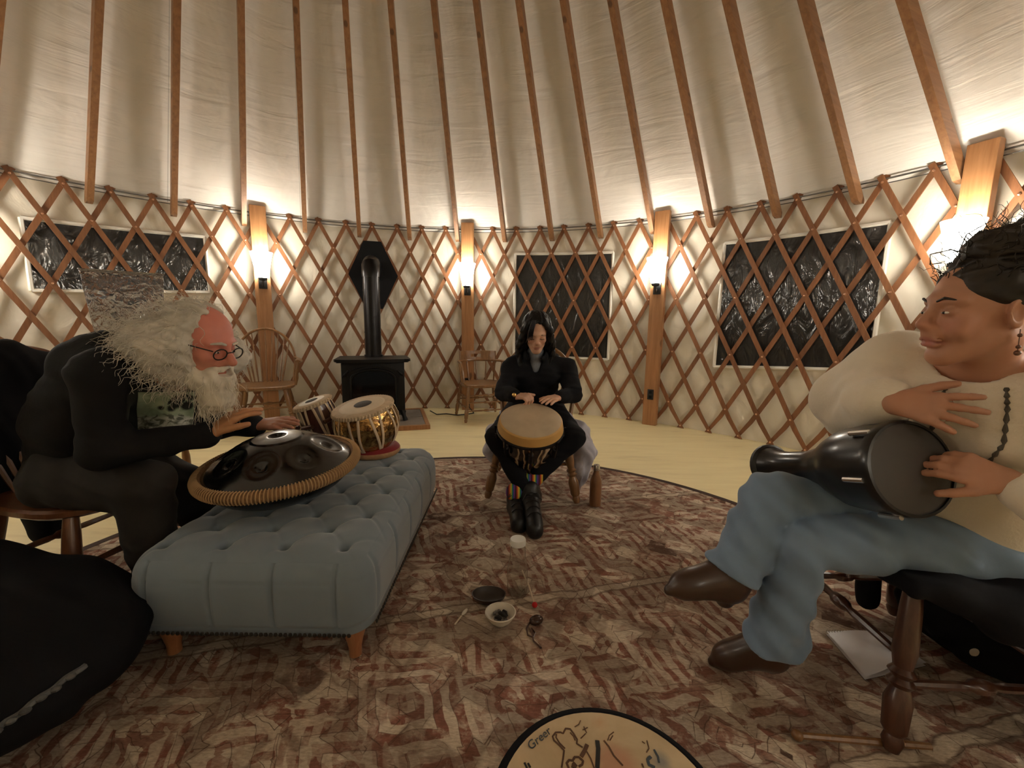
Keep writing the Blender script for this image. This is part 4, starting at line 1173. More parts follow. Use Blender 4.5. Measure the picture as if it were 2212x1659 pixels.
class Head:
    def __init__(s, c, f, up=(0, 0, 1), size=1.0):
        f = unit(f); u = np.asarray(up, float); u = unit(u - f * u.dot(f)); r = np.cross(f, u)
        s.M = np.stack([r, f, u], 1); s.c = np.asarray(c, float); s.k = size
    def __call__(s, x, y, z): return s.c + s.M @ (V(x, y, z) * s.k)
    def local(s, P): return ((P - s.c) @ s.M) / s.k
def head_sdf(S, H, neck, jaw=1.0, nose=1.0, smile=0.0, ears=True, lids=True, neckr=.052):
    k, M = H.k, H.M
    E = lambda c, r, kk=.015, op='add', R=None: S.ell(H(*c), np.array(r) * k, M if R is None else M @ R, kk * k, op)
    C = lambda a, b, ra, rb, kk=.012, op='add': S.cone(H(*a), H(*b), ra * k, rb * k, kk * k, op)
    E((0, -.014, .032), (.074, .094, .082), .02)
    E((0, .022, -.030), (.058 * jaw, .064, .082), .03)
    E((0, .062, -.098), (.024 * jaw, .020, .017), .02)
    for q in (-1, 1):
        C((q * .052 * jaw, -.005, -.055), (q * .012, .062, -.100), .018, .014, .025)
        E((q * .036, .058, -.026), (.022, .018, .018), .02)
        C((q * .010, .080, .022), (q * .046, .066, .020), .011, .009, .015)
        E((q * .031, .092, -.002), (.016, .014, .011), .012, 'sub')
        if lids: E((q * .031, .0735, -.003), (.0155, .0125, .0115), .004)
        C((q * .009, .094, -.034), (q * .012, .084, -.037), .0075 * nose, .008, .006)
        if ears:
            E((q * .074, -.008, -.008), (.010, .021, .032), .008, 'add', rotz(-q * .45)); E((q * .083, -.004, -.006), (.008, .012, .020), .004, 'sub', rotz(-q * .45))
    C((0, .082, .012), (0, .104 * (.5 + .5 * nose), -.028), .0075, .0115 * nose, .012)
    E((0, .084, -.050), (.026, .014, .016), .012)
    wl = .024 + .008 * smile
    E((0, .086, -.062), (wl, .010, .0060), .004); E((0, .084, -.0735), (wl * .85, .010, .0065), .004)
    for q in (-1, 1):
        C((0, .097, -.0675), (q * wl, .078, -.0665 + .010 * smile), .0018, .0018, .003, 'sub')
        if smile: E((q * .040, .060, -.045), (.018, .015, .016), .015)
    S.cone(H(0, -.020, -.055), neck, neckr * k, (neckr + .006) * k, .02)
def hand_sdf(S, wr, fwd, back, side, curl=(.25, .25, .25, .3), spread=.06, k=1.0, thumb=(.75, .65, -.15), bend=0.0):
    """wr wrist, fwd towards the fingertips, back = back of the hand, side = +1/-1 for where the thumb leaves"""
    f = unit(fwd); n = np.asarray(back, float); n = unit(n - f * n.dot(f)); t = np.cross(f, n) * side; wr = np.asarray(wr, float)
    offs = [.030, .010, -.010, -.028]; ln = [.070, .078, .072, .056]; kn = [.082, .086, .082, .074]; tips = []
    f0 = unit(f * math.cos(bend) - n * math.sin(bend))
    S.cone(wr, wr + f0 * .03 * k, .021 * k, .020 * k, .012, flat=(n, .75))
    for i in range(4):
        b = wr + (f0 * kn[i] + t * offs[i]) * k
        S.cone(wr + (f0 * .012 + t * offs[i] * .55) * k, b, .0135 * k, .0105 * k, .012)
        d = unit(f0 + t * (offs[i] / .03) * spread); p = b; r = .0098 * k; dn = n
        nn = unit(n * math.cos(bend) + f * math.sin(bend))
        for j, L in enumerate((.44, .32, .24)):
            a = curl[i] * (1.0, 1.2, .8)[j]; d = unit(d * math.cos(a) - nn * math.sin(a)); nn = unit(nn - d * nn.dot(d))
            e = p + d * ln[i] * L * k; S.cone(p, e, r, r * .90, .004 if j else .007); p = e; r *= .90
        tips.append((p, d, nn))
    p = wr + (f0 * .022 + t * .020) * k; d = unit(f0 * thumb[0] + t * thumb[1] + n * thumb[2]); r = .0135 * k
    for j, L in enumerate((.040, .032, .025)):
        e = p + d * L * k; S.cone(p, e, r, r * .86, .010 if j == 0 else .004); p = e; r *= .86; d = unit(d + f0 * .22 - n * .12)
    tips.append((p, d, n))
    return tips
def paint(me, off, H, base, lips, cheek, brow=None, redtop=None, hands=None):
    n = len(me.vertices); co = np.zeros(n * 3, np.float32); me.vertices.foreach_get('co', co); P = co.reshape(-1, 3) + np.asarray(off)
    L = H.local(P); col = np.tile(np.array(base, float), (n, 1))
    def mixin(w, c):
        nonlocal col
        w = np.clip(w, 0, 1)[:, None]; col = col * (1 - w) + np.array(c) * w
    g = lambda c, r: np.exp(-(((L - np.array(c)) / np.array(r)) ** 2).sum(1))
    fr = L[:, 1] > .02
    for q in (-1, 1): mixin(.55 * g((q * .040, .07, -.030), (.022, .04, .020)), cheek)
    mixin(.5 * g((0, .105, -.030), (.014, .03, .016)), cheek)
    if redtop is not None: mixin(.9 * np.clip((L[:, 2] + .045) / .05, 0, 1) * (L[:, 1] > -.06) * (L[:, 2] < .2) * (L[:, 2] > -.1), redtop)
    mixin(.85 * np.clip(1.3 - (np.abs((L[:, 2] + .0675) / .013) ** 2 + (L[:, 0] / .026) ** 2), 0, 1) * (L[:, 1] > .068), lips)
    for q in (-1, 1): mixin(.30 * g((q * .031, .08, .002), (.018, .03, .013)), np.array(base) * .55)
    if hands is not None:
        for c, r, cc in hands: mixin(np.clip(1.6 - np.linalg.norm(P - c, axis=1) / r, 0, 1), cc)
    a = me.color_attributes.new('tint', 'FLOAT_COLOR', 'POINT')
    a.data.foreach_set('color', np.concatenate([col, np.ones((n, 1))], 1).astype(np.float32).ravel())
def limbs(S, J, r, k=.03):
    for sd in ('R', 'L'):
        S.cone(J['sh' + sd], J['el' + sd], .046 * r, .037 * r, k); S.cone(J['el' + sd], J['wr' + sd], .037 * r, .025 * r, .02)
        S.cone(J['hip' + sd], J['kn' + sd], .072 * r, .052 * r, k); S.cone(J['kn' + sd], J['an' + sd], .050 * r, .034 * r, .02)
        S.cone(J['an' + sd], J['toe' + sd], .034 * r, .026 * r, .02)
        S.cone(J['neck'], J['sh' + sd], .055 * r, .048 * r, .04)
    S.cone(J['pelvis'], J['belly'], .115 * r, .105 * r, .05, flat=(J['front'], .8)); S.cone(J['belly'], J['chest'], .105 * r, .125 * r, .05, flat=(J['front'], .75)); S.cone(J['chest'], J['neck'], .12 * r, .06 * r, .05, flat=(J['front'], .75))
def bounds(J, extra=(), m=.2):
    P = np.array([v for k, v in J.items() if k not in ('front',)] + list(extra)); return P.min(0) - m, P.max(0) + m
def grp_part(name, S, m, root, label=None):
    return part(name, S.mesh(name, m, root_off(root)), m, root, label=label)
def strands(mb, starts, normal_fn, n_seg, length, rad, curl, droop, rs):
    for p in starts:
        d = unit(normal_fn(p) + rs.randn(3) * .35); q = np.array(p, float); pts = [q.copy()]
        ph = rs.rand() * 6.28; L = length * (.5 + rs.rand()); ax = unit(rs.randn(3))
        for j in range(n_seg):
            d = unit(d + droop * V(0, 0, -1) / n_seg * 2 + curl * (math.cos(ph + j * 1.1) * ax + math.sin(ph + j * 1.1) * np.cross(ax, d)))
            q = q + d * L / n_seg; pts.append(q.copy())
        mb.tube(pts, list(np.linspace(rad, rad * .4, len(pts))), 3, cap=False)
from mathutils.bvhtree import BVHTree
def bvh_of(o):
    me = o.data; off = Vector(root_off(o.parent)) if o.parent else Vector(o.location)
    return BVHTree.FromPolygons([v.co + off for v in me.vertices], [tuple(p.vertices) for p in me.polygons])
def shoot(b, p, d, lift=.002):
    h = b.ray_cast(Vector(p), Vector(unit(d)))
    return None if h[0] is None else np.array(h[0]) + np.array(h[1]) * lift

# ======= the woman in black playing the djembe
HC = Head(D(1159, 718, 2.47), (.0, -.90, -.40), size=.93)
J = dict(neck=V(.145, 2.60, .85), shR=D(1107, 795, 2.62), shL=D(1223, 797, 2.62), elR=D(1088, 848, 2.46), elL=D(1238, 850, 2.46), wrR=D(1112, 856, 2.30), wrL=D(1208, 858, 2.33),
         chest=V(.15, 2.63, .76), belly=V(.15, 2.66, .60), pelvis=V(.15, 2.64, .52), hipR=V(.06, 2.60, .525), hipL=V(.24, 2.60, .525),
         knR=D(1076, 945, 2.24), knL=D(1236, 945, 2.22), anR=V(.105, 2.10, .135), anL=V(.035, 2.14, .12), toeR=V(.125, 1.93, .055), toeL=V(.045, 1.99, .05), front=V(0, -1, 0))
wC = thing('person', 'woman in black clothes with long black hair drumming on the djembe, eyes lowered', 'person', (.15, 2.55, 0))
lo, hi = bounds(J, [HC(0, 0, .2)], .12)
S = SDF(lo, hi, .0042); limbs(S, J, .9); head_sdf(S, HC, J['neck'] + V(0, -.0, .0), .92, .95)
hand_sdf(S, J['wrR'], V(.62, -.30, .06), V(-.1, -.2, 1), -1, (.75, .85, .9, .9), .03, .9)
hand_sdf(S, J['wrL'], D(1168, 868, 2.20) - J['wrL'], V(.0, -.25, 1), 1, (.12, .12, .14, .18), .10, .9)
body = S.mesh('body', M_skinm, root_off(wC)); paint(body, root_off(wC), HC, (.60, .35, .24), (.42, .16, .12), (.50, .22, .15))
part('body', body, M_skinm, wC)
S = SDF(lo, hi, .006)
for sd in 'RL':
    S.cone(J['sh' + sd], J['el' + sd], .062, .054, .04); S.cone(J['el' + sd], J['wr' + sd] - unit(J['wr' + sd] - J['el' + sd]) * .01, .052, .040, .02)
    S.cone(J['neck'] - V(0, 0, .02), J['sh' + sd], .060, .058, .05)
S.cone(J['pelvis'], J['belly'], .135, .135, .05, flat=(J['front'], .85)); S.cone(J['belly'], J['chest'], .135, .145, .06, flat=(J['front'], .8)); S.cone(J['chest'], J['neck'], .14, .075, .06, flat=(J['front'], .8))
for q in (-1, 1): S.ell(J['chest'] + V(q * .065, -.085, -.02), (.06, .05, .06), None, .04)
S.cone(J['neck'] + V(0, -.015, -.02), HC(0, .0, -.15), .082, .075, .02)
S.field(folds(.003, 55, (.2, 0, 1))); S.cone(J['neck'] + V(0, -.09, -.07), HC(0, .02, -.11), .022, .062, .004, 'sub')
top = grp_part('sweater', S, M_blackcloth, wC)
M_greyshirt = mat('grey_blue_shirt', (.22, .24, .28), .8, 0, .2, 40)
S = SDF(J['neck'] - .16, J['neck'] + .16, .005); S.cone(J['neck'] + V(0, -.052, -.07), HC(0, -.01, -.14), .034, .052, .02); grp_part('shirt_collar', S, M_greyshirt, wC)
S = SDF(lo, hi, .006)
for sd in 'RL':
    S.cone(J['hip' + sd], J['kn' + sd], .088, .068, .04); S.cone(J['kn' + sd], J['an' + sd] + (J['kn' + sd] - J['an' + sd]) * (.40 if sd == 'L' else .16), .064, .048, .03)
S.cone(J['pelvis'], J['pelvis'] + V(0, 0, .06), .13, .12, .05); S.field(folds(.0025, 60, (.3, .5, 1)))
grp_part('trousers', S, M_blackcloth, wC)
M_shoe = mat('black_leather_shoe', (.008, .008, .009), .35, 0, .1, spec=.5)
for sd, yaw in (('R', .12), ('L', -.05)):
    a, t = J['an' + sd], J['toe' + sd]; S = SDF(np.minimum(a, t) - .12, np.maximum(a, t) + .12, .004)
    S.cone(a + V(0, .01, .045), a + V(0, .0, -.05), .050, .054, .02); S.cone(a + V(0, -.01, .0), t + V(0, .03, .012), .052, .036, .02); S.cone(a + V(0, 0, -.055), t + V(0, 0, -.004), .048, .040, .02); S.cone(a + V(0, .03, -.07), t + V(0, 0, -.018), .040, .040, .01)
    sh = grp_part('shoe', S, M_shoe, wC)
    k = MB(); b_ = bvh_of(sh)
    d_ = unit(t - a); side = unit(np.cross(d_, V(0, 0, 1)))
    for j in range(4):
        c = a + (t - a) * (.25 + .17 * j); pts = []
        for w in np.linspace(-1, 1, 5):
            h_ = shoot(b_, c + side * w * .032 + V(0, 0, .15), (0, 0, -1), .003)
            if h_ is not None: pts.append(h_)
        if len(pts) > 2: k.tube(pts, .0035, 5)
    c = shoot(b_, a + (t - a) * .30 + V(0, 0, .15), (0, 0, -1), .003)
    if c is not None:
        for q in (-1, 1): k.tube([c, c + side * q * .03 + V(0, 0, .012), c + side * q * .05 + d_ * .02 + V(0, 0, -.01), c + side * q * .028 + d_ * .012, c], .0025, 5)
    part('laces', k, M_blackplastic, sh)
# rainbow sock at the crossed ankle
def m_rainbow():
    m, nt, b = _nt('rainbow_striped_sock')
    v = coords(nt, 'Object'); sp = nt.nodes.new('ShaderNodeSeparateXYZ'); nt.links.new(v, sp.inputs[0])
    f = math_(nt, 'FRACT', math_(nt, 'MULTIPLY', sp.outputs['X'], 24))
    c = ramp(nt, f, [(0, (.02, .015, .02)), (.14, (.35, .02, .02)), (.28, (.6, .22, .03)), (.42, (.6, .5, .06)), (.56, (.04, .25, .08)), (.70, (.03, .08, .3)), (.84, (.15, .03, .2))], 'CONSTANT')
    nt.links.new(c, b.inputs['Base Color']); b.inputs['Roughness'].default_value = .9; return m
a = J['anL']; S = SDF(a - .14, a + .14, .004); S.cone(a + (J['knL'] - a) * .40, a + V(-.004, -.014, .035), .050, .056, .01); grp_part('sock', S, m_rainbow(), wC, 'rainbow-striped sock')
# hair
M_bhair = mat('black_hair', (.006, .005, .005), .5, 0, .3, 30, (1, 1, .1), spec=.22)
lo2, hi2 = HC.c - V(.18, .18, .28), HC.c + V(.18, .2, .18)
S = SDF(lo2, hi2, .004)
S.ell(HC(0, -.022, .040), (.086, .100, .088), HC.M, .02)
for q in (-1, 1):
    S.chain([HC(q * .045, .045, .085), HC(q * .074, .035, .03), HC(q * .080, .02, -.03), HC(q * .088, -.01, -.09), HC(q * .085, -.04, -.15) + V(0, .01, -.02), HC(q * .08, -.03, -.15) + V(q * -.01, .0, -.09)], [.020, .024, .028, .036, .040, .025], .02)
S.chain([HC(0, -.09, .02), HC(0, -.10, -.08), HC(0, -.09, -.16) + V(0, .02, -.02)], [.07, .085, .08], .03)
S.ell(HC(0, .090, -.020), (.066, .092, .104), HC.M, .012, 'sub')
S.field(folds(.0022, 170, (1, .2, 0)))
hair = grp_part('hair', S, M_bhair, wC)
k = MB(); rs = np.random.RandomState(3)
for i in range(5):
    x0 = .020 + .006 * i; k.tube([HC(x0 - .01, .055, .108), HC(x0 + .004, .088, .07), HC(x0 + .010, .098, .03), HC(x0 + .008 + .004 * i, .094, -.004 - .006 * i)], [.004, .005, .004, .0015], 5)
for i in range(26):
    q = rs.choice([-1, 1]); k.tube([HC(q * .02, .02, .118 - .01 * rs.rand()), HC(q * (.06 + .02 * rs.rand()), .03, .08), HC(q * (.09 + .015 * rs.rand()), .0, -.02), HC(q * (.10 + .02 * rs.rand()), -.02, -.12)], .0018, 4)
part('hair_strands', k, M_bhair, hair, kind='stuff')
for q in (-1, 1):
    k = MB(); k.tube([HC(q * (.031 + dx), .0855 - abs(dx) * .25, -.008 - .10 * (.015 ** 2 - dx * dx) / .015) for dx in np.linspace(-.015, .015, 7)], .0014, 5); part('eyelash', k, M_lash, wC)
    k = MB(); k.tube([HC(q * .014, .0865, .017), HC(q * .030, .084, .022), HC(q * .046, .073, .017)], [.0018, .0024, .001], 5); part('eyebrow', k, M_lash, wC)
k = MB(); c = J['wrR'] + (J['wrR'] - J['elR']) * .02; d_ = unit(J['wrR'] - J['elR']); FMx = frame(d_)
k.lathe([(.030, -.006), (.032, 0), (.030, .006), (.026, .006), (.026, -.006)], 20, c, FMx, closed=True); k.ball(c + FMx @ V(0, 0, 0) + V(-.005, -.028, .012), (.013, .008, .013), 6); part('wristwatch', k, M_brass, wC)

# lavender jacket over the chair
M_lav = mat('lavender_grey_cloth', (.42, .41, .47), .85, 0, .12, 8, bmp=.2, bscale=60)
S = SDF((-.22, 2.26, .011), (.56, 2.92, .60), .006)
dfn = folds(.006, 60, (1, .6, .2))
S.rbox((.15, 2.60, .445), (.235, .20, .012), None, .010, .02)
S.chain([V(.375, 2.56, .45), V(.425, 2.50, .40), V(.450, 2.44, .29), V(.42, 2.42, .17), V(.41, 2.44, .06)], [.03, .05, .060, .045, .03], .05)
S.chain([V(.37, 2.70, .44), V(.44, 2.62, .34), V(.43, 2.58, .2)], [.03, .045, .03], .05)
S.chain([V(-.075, 2.50, .44), V(-.112, 2.44, .40), V(-.118, 2.42, .30), V(-.10, 2.43, .24)], [.025, .034, .036, .026], .05)
S.field(dfn)
me = S.mesh('draped_jacket', M_lav, (.4, 2.5, .2)); o = bpy.data.objects.new('draped_jacket', me); COL.objects.link(o); o.location = (.4, 2.5, .2)
o['label'] = 'lavender-grey jacket crumpled on the turned-leg chair, hanging down both sides'; o['category'] = 'jacket'

# ======= the man with white hair at the handpan
HMn = Head(D(438, 738, 1.37), (.94, -.14, -.32), size=1.04)
J = dict(neck=D(362, 818, 1.43), shR=D(235, 812, 1.28), shL=D(395, 850, 1.62), elR=D(222, 972, 1.24), elL=D(440, 918, 1.70), wrR=D(452, 938, 1.34), wrL=D(556, 918, 1.66),
         chest=V(-1.33, 1.43, .86), belly=V(-1.50, 1.44, .70), pelvis=V(-1.55, 1.45, .53), hipR=V(-1.52, 1.34, .52), hipL=V(-1.52, 1.56, .52),
         knR=D(310, 1048, 1.30), knL=D(385, 1045, 1.60), anR=V(-1.20, 1.30, .12), anL=V(-1.22, 1.62, .12), toeR=V(-1.03, 1.26, .05), toeL=V(-1.03, 1.64, .05), front=unit(V(.9, -.1, -.45)))
mn = thing('person', 'bearded man with long curly white hair, glasses and black jacket playing the handpan', 'person', (-1.4, 1.43, 0))
lo, hi = bounds(J, [HMn(0, 0, .2)], .14)
S = SDF(lo, hi, .0045); limbs(S, J, 1.0); head_sdf(S, HMn, J['neck'], 1.05, 1.2)
tR = hand_sdf(S, J['wrR'], D(545, 868, 1.42) - J['wrR'], V(-.35, -.5, .8), 1, (.25, .25, .3, .35), .14, 1.06)
tL = hand_sdf(S, J['wrL'], D(650, 912, 1.63) - J['wrL'], V(.0, -.30, 1), -1, (.10, .10, .12, .15), .06, 1.06)
body = S.mesh('body', M_skinm, root_off(mn))
paint(body, root_off(mn), HMn, (.56, .24, .17), (.45, .14, .11), (.60, .20, .15), redtop=(.62, .215, .165), hands=[((J['wrR'] + D(545, 868, 1.42)) / 2, .11, (.50, .25, .12)), ((J['wrL'] + D(650, 912, 1.63)) / 2, .11, (.42, .19, .12))])
part('body', body, M_skinm, mn)
M_jacket = mat('black_jacket', (.009, .009, .010), .85, 0, .2, spec=.2, bmp=.3, bscale=60)
S = SDF(lo, hi, .006)
S.cone(J['shR'], J['elR'], .078, .062, .05); S.cone(J['elR'], J['wrR'] - unit(J['wrR'] - J['elR']) * .01, .058, .042, .03)
S.cone(J['shL'], J['elL'], .080, .066, .05); S.cone(J['elL'], J['wrL'] - unit(J['wrL'] - J['elL']) * .01, .062, .044, .03)
S.cone(J['neck'] - V(.05, 0, .03), J['shR'], .085, .085, .06); S.cone(J['neck'] - V(.05, 0, .03), J['shL'], .08, .08, .06)
S.cone(J['pelvis'], J['belly'], .150, .155, .06); S.cone(J['belly'], J['chest'] + V(-.06, 0, -.01), .155, .150, .06); S.cone(J['chest'] + V(-.06, 0, 0), J['neck'] - V(.06, 0, .03), .15, .105, .06)
S.field(folds(.0035, 42, (.6, .3, 1)))
S.cone(J['neck'] + V(.02, -.02, -.04), HMn(0, -.02, -.05), .06, .07, .01, 'sub')
# the jacket hangs open over the shirt
_d = unit(D(358, 885, 1.3) - V(0, 0, CH)); S.rbox(D(358, 880, 1.36), (.092, .054, .22), frame(_d, (1, 0, 0)), .02, .012, 'sub')
jk = grp_part('jacket', S, M_jacket, mn)
M_dshirt = mat('dark_green_grey_shirt', (.020, .024, .020), .9, 0, .2)
S = SDF(lo, hi, .006); S.cone(J['pelvis'] + V(.03, 0, .0), J['belly'] + V(.03, 0, 0), .135, .14, .05); S.cone(J['belly'] + V(.03, 0, 0), J['chest'] + V(0, 0, -.02), .138, .125, .05); S.cone(J['chest'], J['neck'] + V(-.02, 0, -.03), .12, .07, .05)
for sd in 'RL': S.cone(J['neck'] - V(.03, 0, .03), J['sh' + sd], .068, .062, .05); S.cone(J['sh' + sd], J['el' + sd], .058, .050, .03); S.cone(J['el' + sd], J['wr' + sd] * .7 + J['el' + sd] * .3, .048, .040, .03)
st_ = grp_part('shirt', S, M_dshirt, mn)
def m_print():
    m, nt, b = _nt('faded_green_print')
    v = coords(nt, 'UV'); n = noise(nt, v, 3.2, 3, .5, .6); n2 = noise(nt, v, 7, 3, .55, .8)
    sp = nt.nodes.new('ShaderNodeSeparateXYZ'); nt.links.new(v, sp.inputs[0])
    c = ramp(nt, n, [(.35, (.22, .29, .19)), (.6, (.38, .45, .31))])
    lowm = ramp(nt, math_(nt, 'ADD', sp.outputs['Y'], math_(nt, 'MULTIPLY', n2, .35)), [(.52, (1, 1, 1)), (.60, (0, 0, 0))])
    c = mixc(nt, lowm, c, ramp(nt, n2, [(.42, (.10, .11, .08)), (.5, (.34, .36, .30)), (.6, (.55, .57, .52))]))
    def spot(x, y, r):
        nonlocal c
        d = nt.nodes.new('ShaderNodeVectorMath'); d.operation = 'DISTANCE'; nt.links.new(v, d.inputs[0]); d.inputs[1].default_value = (x, y, 0)
        mk = ramp(nt, math_(nt, 'ADD', d.outputs['Value'], math_(nt, 'MULTIPLY', n2, .08)), [(r, (1, 1, 1)), (r + .05, (0, 0, 0))]); c = mixc(nt, mk, c, (.012, .014, .010))
    spot(.68, .68, .11); spot(.60, .58, .10); spot(.88, .66, .13); spot(.42, .60, .07); spot(.93, .85, .08)
    nt.links.new(c, b.inputs['Base Color']); b.inputs['Roughness'].default_value = .9; return m
M_print = m_print()
pc_ = [D(298, 848, 1.30), D(408, 843, 1.36), D(415, 925, 1.38), D(302, 925, 1.30)]
bj = bvh_of(st_); k = MB(); NG = 14; VV = []; UVs = []
cam_o = V(0, 0, CH)
for j in range(NG + 1):
    for i in range(NG + 1):
        u, v = i / NG, j / NG; px = 296 + u * 122; py = 928 - v * 82
        d_ = unit(D(px, py, 1.3) - cam_o); h_ = shoot(bj, cam_o + d_ * .9, d_, .004)
        if h_ is None: h_ = cam_o + d_ * 1.80
        VV.append(h_); UVs.append((u, v))
VV = np.array(VV)
# keep the print a smooth patch lying on the chest
med = np.median(np.linalg.norm(VV - cam_o, axis=1))
for i_ in range(len(VV)):
    dd = np.linalg.norm(VV[i_] - cam_o)
    if abs(dd - med) > .12: VV[i_] = cam_o + (VV[i_] - cam_o) / dd * (med + np.sign(dd - med) * .06)
VV = VV.reshape(NG + 1, NG + 1, 3)
for _ in range(6):
    W_ = VV.copy(); W_[1:-1, 1:-1] = (VV[:-2, 1:-1] + VV[2:, 1:-1] + VV[1:-1, :-2] + VV[1:-1, 2:]) / 4; VV = W_
k.add(VV.reshape(-1, 3), [(j * (NG + 1) + i, j * (NG + 1) + i + 1, (j + 1) * (NG + 1) + i + 1, (j + 1) * (NG + 1) + i) for j in range(NG) for i in range(NG)])
pr_ = part('shirt_print', k, M_print, mn, label='green landscape print on the shirt front')
uvl = pr_.data.uv_layers.new(name='UVMap')
for lp in pr_.data.loops: uvl.data[lp.index].uv = UVs[lp.vertex_index]
M_trous = mat('dark_brown_black_trousers', (.016, .013, .011), .9, 0, .25, 8, bmp=.2)
S = SDF(lo, hi, .006)
for sd in 'RL':
    S.cone(J['hip' + sd], J['kn' + sd], .105, .082, .05); S.cone(J['kn' + sd], J['an' + sd], .080, .062, .03)
S.cone(J['pelvis'], J['pelvis'] + V(0, 0, .06), .14, .14, .05); S.field(folds(.004, 45, (.7, .2, .8)))
grp_part('trousers', S, M_trous, mn)
for sd in 'RL':
    a, t = J['an' + sd], J['toe' + sd]; S = SDF(np.minimum(a, t) - .1, np.maximum(a, t) + .1, .006)
    S.cone(a, a + V(0, 0, -.06), .045, .045, .02); S.cone(a + V(0, 0, -.06), t, .046, .038, .02); grp_part('shoe', S, M_shoe, mn)
# hair and beard
M_whair = mat('grey_white_hair', (.56, .52, .45), .6, 0, .18, 18, spec=.3)
M_beard = mat('white_beard', (.66, .61, .52), .6, 0, .15, 18, spec=.3)
lo2, hi2 = HMn.c - .34, HMn.c + .30
S = SDF(lo2, hi2, .005)
S.ell(HMn(0, -.030, .036), (.088, .100, .088), HMn.M, .02)
S.ell(HMn(0, -.045, -.02), (.105, .095, .09), HMn.M, .03)
vback = D(330, 735, 1.44)
for p, r in ((HMn(.07, -.06, -.04), .07), (HMn(-.09, -.05, -.05), .065), (HMn(.05, -.13, -.05), .075), (D(335, 745, 1.40), .075), (D(320, 775, 1.38), .06), (D(372, 772, 1.33), .07), (D(395, 800, 1.33), .045), (D(495, 770, 1.50), .06), (HMn(-.095, .0, -.06), .05)):
    S.ell(p, r, None, .05)
S.ell(HMn(0, .100, -.010), (.088, .098, .092), HMn.M, .01, 'sub'); S.ell(HMn(0, .075, .085), (.062, .085, .050), HMn.M, .01, 'sub')
S.field(lambda X, Y, Z: .011 * np.sin(X * 62 + 2 * np.sin(Z * 40)) * np.sin(Z * 55 + 2 * np.sin(Y * 48)) * np.sin(Y * 58) + .003 * np.sin(X * 150 + Z * 90) * np.sin(Z * 140 + Y * 60))
hr = grp_part('hair', S, M_whair, mn)
rs = np.random.RandomState(5)
hv = np.zeros(len(hr.data.vertices) * 3); hr.data.vertices.foreach_get('co', hv); hv = hv.reshape(-1, 3) + root_off(mn)
pick = hv[rs.randint(0, len(hv), 2600)]
Lc = HMn.local(pick); pick = pick[(Lc[:, 1] < .045) | (Lc[:, 2] > .09)]
k = MB(); strands(k, pick, lambda p: unit(unit(p - HMn(0, -.03, -.01)) * .35 + HMn.M @ V(0, -.75, -.45) + V(-.3, 0, -.1)), 9, .075, .0011, .80, .35, rs); part('curls', k, M_whair, hr, kind='stuff')
S = SDF(lo2, hi2, .0045)
S.ell(HMn(0, .050, -.108), (.060, .042, .036), HMn.M, .02); S.chain([HMn(0, .075, -.10), HMn(0, .085, -.16), HMn(0, .06, -.225)], [.050, .042, .016], .04)
for q in (-1, 1): S.chain([HMn(q * .068, -.015, -.03), HMn(q * .062, .012, -.07), HMn(q * .045, .045, -.105)], [.012, .018, .030], .02); S.chain([HMn(q * .004, .099, -.051), HMn(q * .028, .087, -.056), HMn(q * .040, .070, -.078)], [.006, .008, .006], .006)
S.ell(HMn(0, .100, -.069), (.026, .03, .009), HMn.M, .004, 'sub')
S.field(lambda X, Y, Z: .0035 * np.sin(X * 120 + 3 * np.sin(Z * 50)) * np.sin(Y * 130 + 2 * np.sin(Z * 60)))
bd = grp_part('beard', S, M_beard, mn)
bv = np.zeros(len(bd.data.vertices) * 3); bd.data.vertices.foreach_get('co', bv); bv = bv.reshape(-1, 3) + root_off(mn)
pick = bv[rs.randint(0, len(bv), 420)]; Lc = HMn.local(pick); pick = pick[Lc[:, 2] < -.075]
k = MB(); strands(k, pick, lambda p: unit(unit(p - HMn(0, .02, -.08)) * .6 + V(0, 0, -1)), 6, .06, .0010, .35, .5, rs); part('whiskers', k, M_beard, bd, kind='stuff')
for q in (-1, 1):
    k = MB(); k.ball(HMn(q * .031, .0835, -.004), np.array((.0098, .0042, .0034)) * HMn.k, 8, HMn.M); k2 = part('eye', k, M_eyew, mn)
    k = MB(); k.ball(HMn(q * .031, .0860, -.004), np.array((.0042, .0026, .0034)) * HMn.k, 6, HMn.M); part('iris', k, M_iris, k2)
    k = MB(); k.tube([HMn(q * .012, .091, .022), HMn(q * .030, .090, .027), HMn(q * .050, .072, .020)], [.004, .005, .003], 6); part('eyebrow', k, M_whair, mn)
M_rim = mat('dark_glasses_rim', (.012, .010, .010), .3)
k = MB()
for q in (-1, 1):
    k.tube([HMn(q * .033 + .023 * math.cos(t), .100 - .12 * abs(q * .033 + .023 * math.cos(t)) ** 1.0 * .6, -.006 + .017 * math.sin(t)) for t in np.linspace(0, 2 * PI, 21)[:-1]], .0022, 6, closed=True)
    k.tube([HMn(q * .056, .092, .004), HMn(q * .076, .04, .004), HMn(q * .080, -.01, .0), HMn(q * .078, -.025, -.015)], .0020, 6)
k.tube([HMn(-.010, .100, -.002), HMn(0, .104, .001), HMn(.010, .100, -.002)], .0020, 6)
gl = part('glasses', k, M_rim, mn)
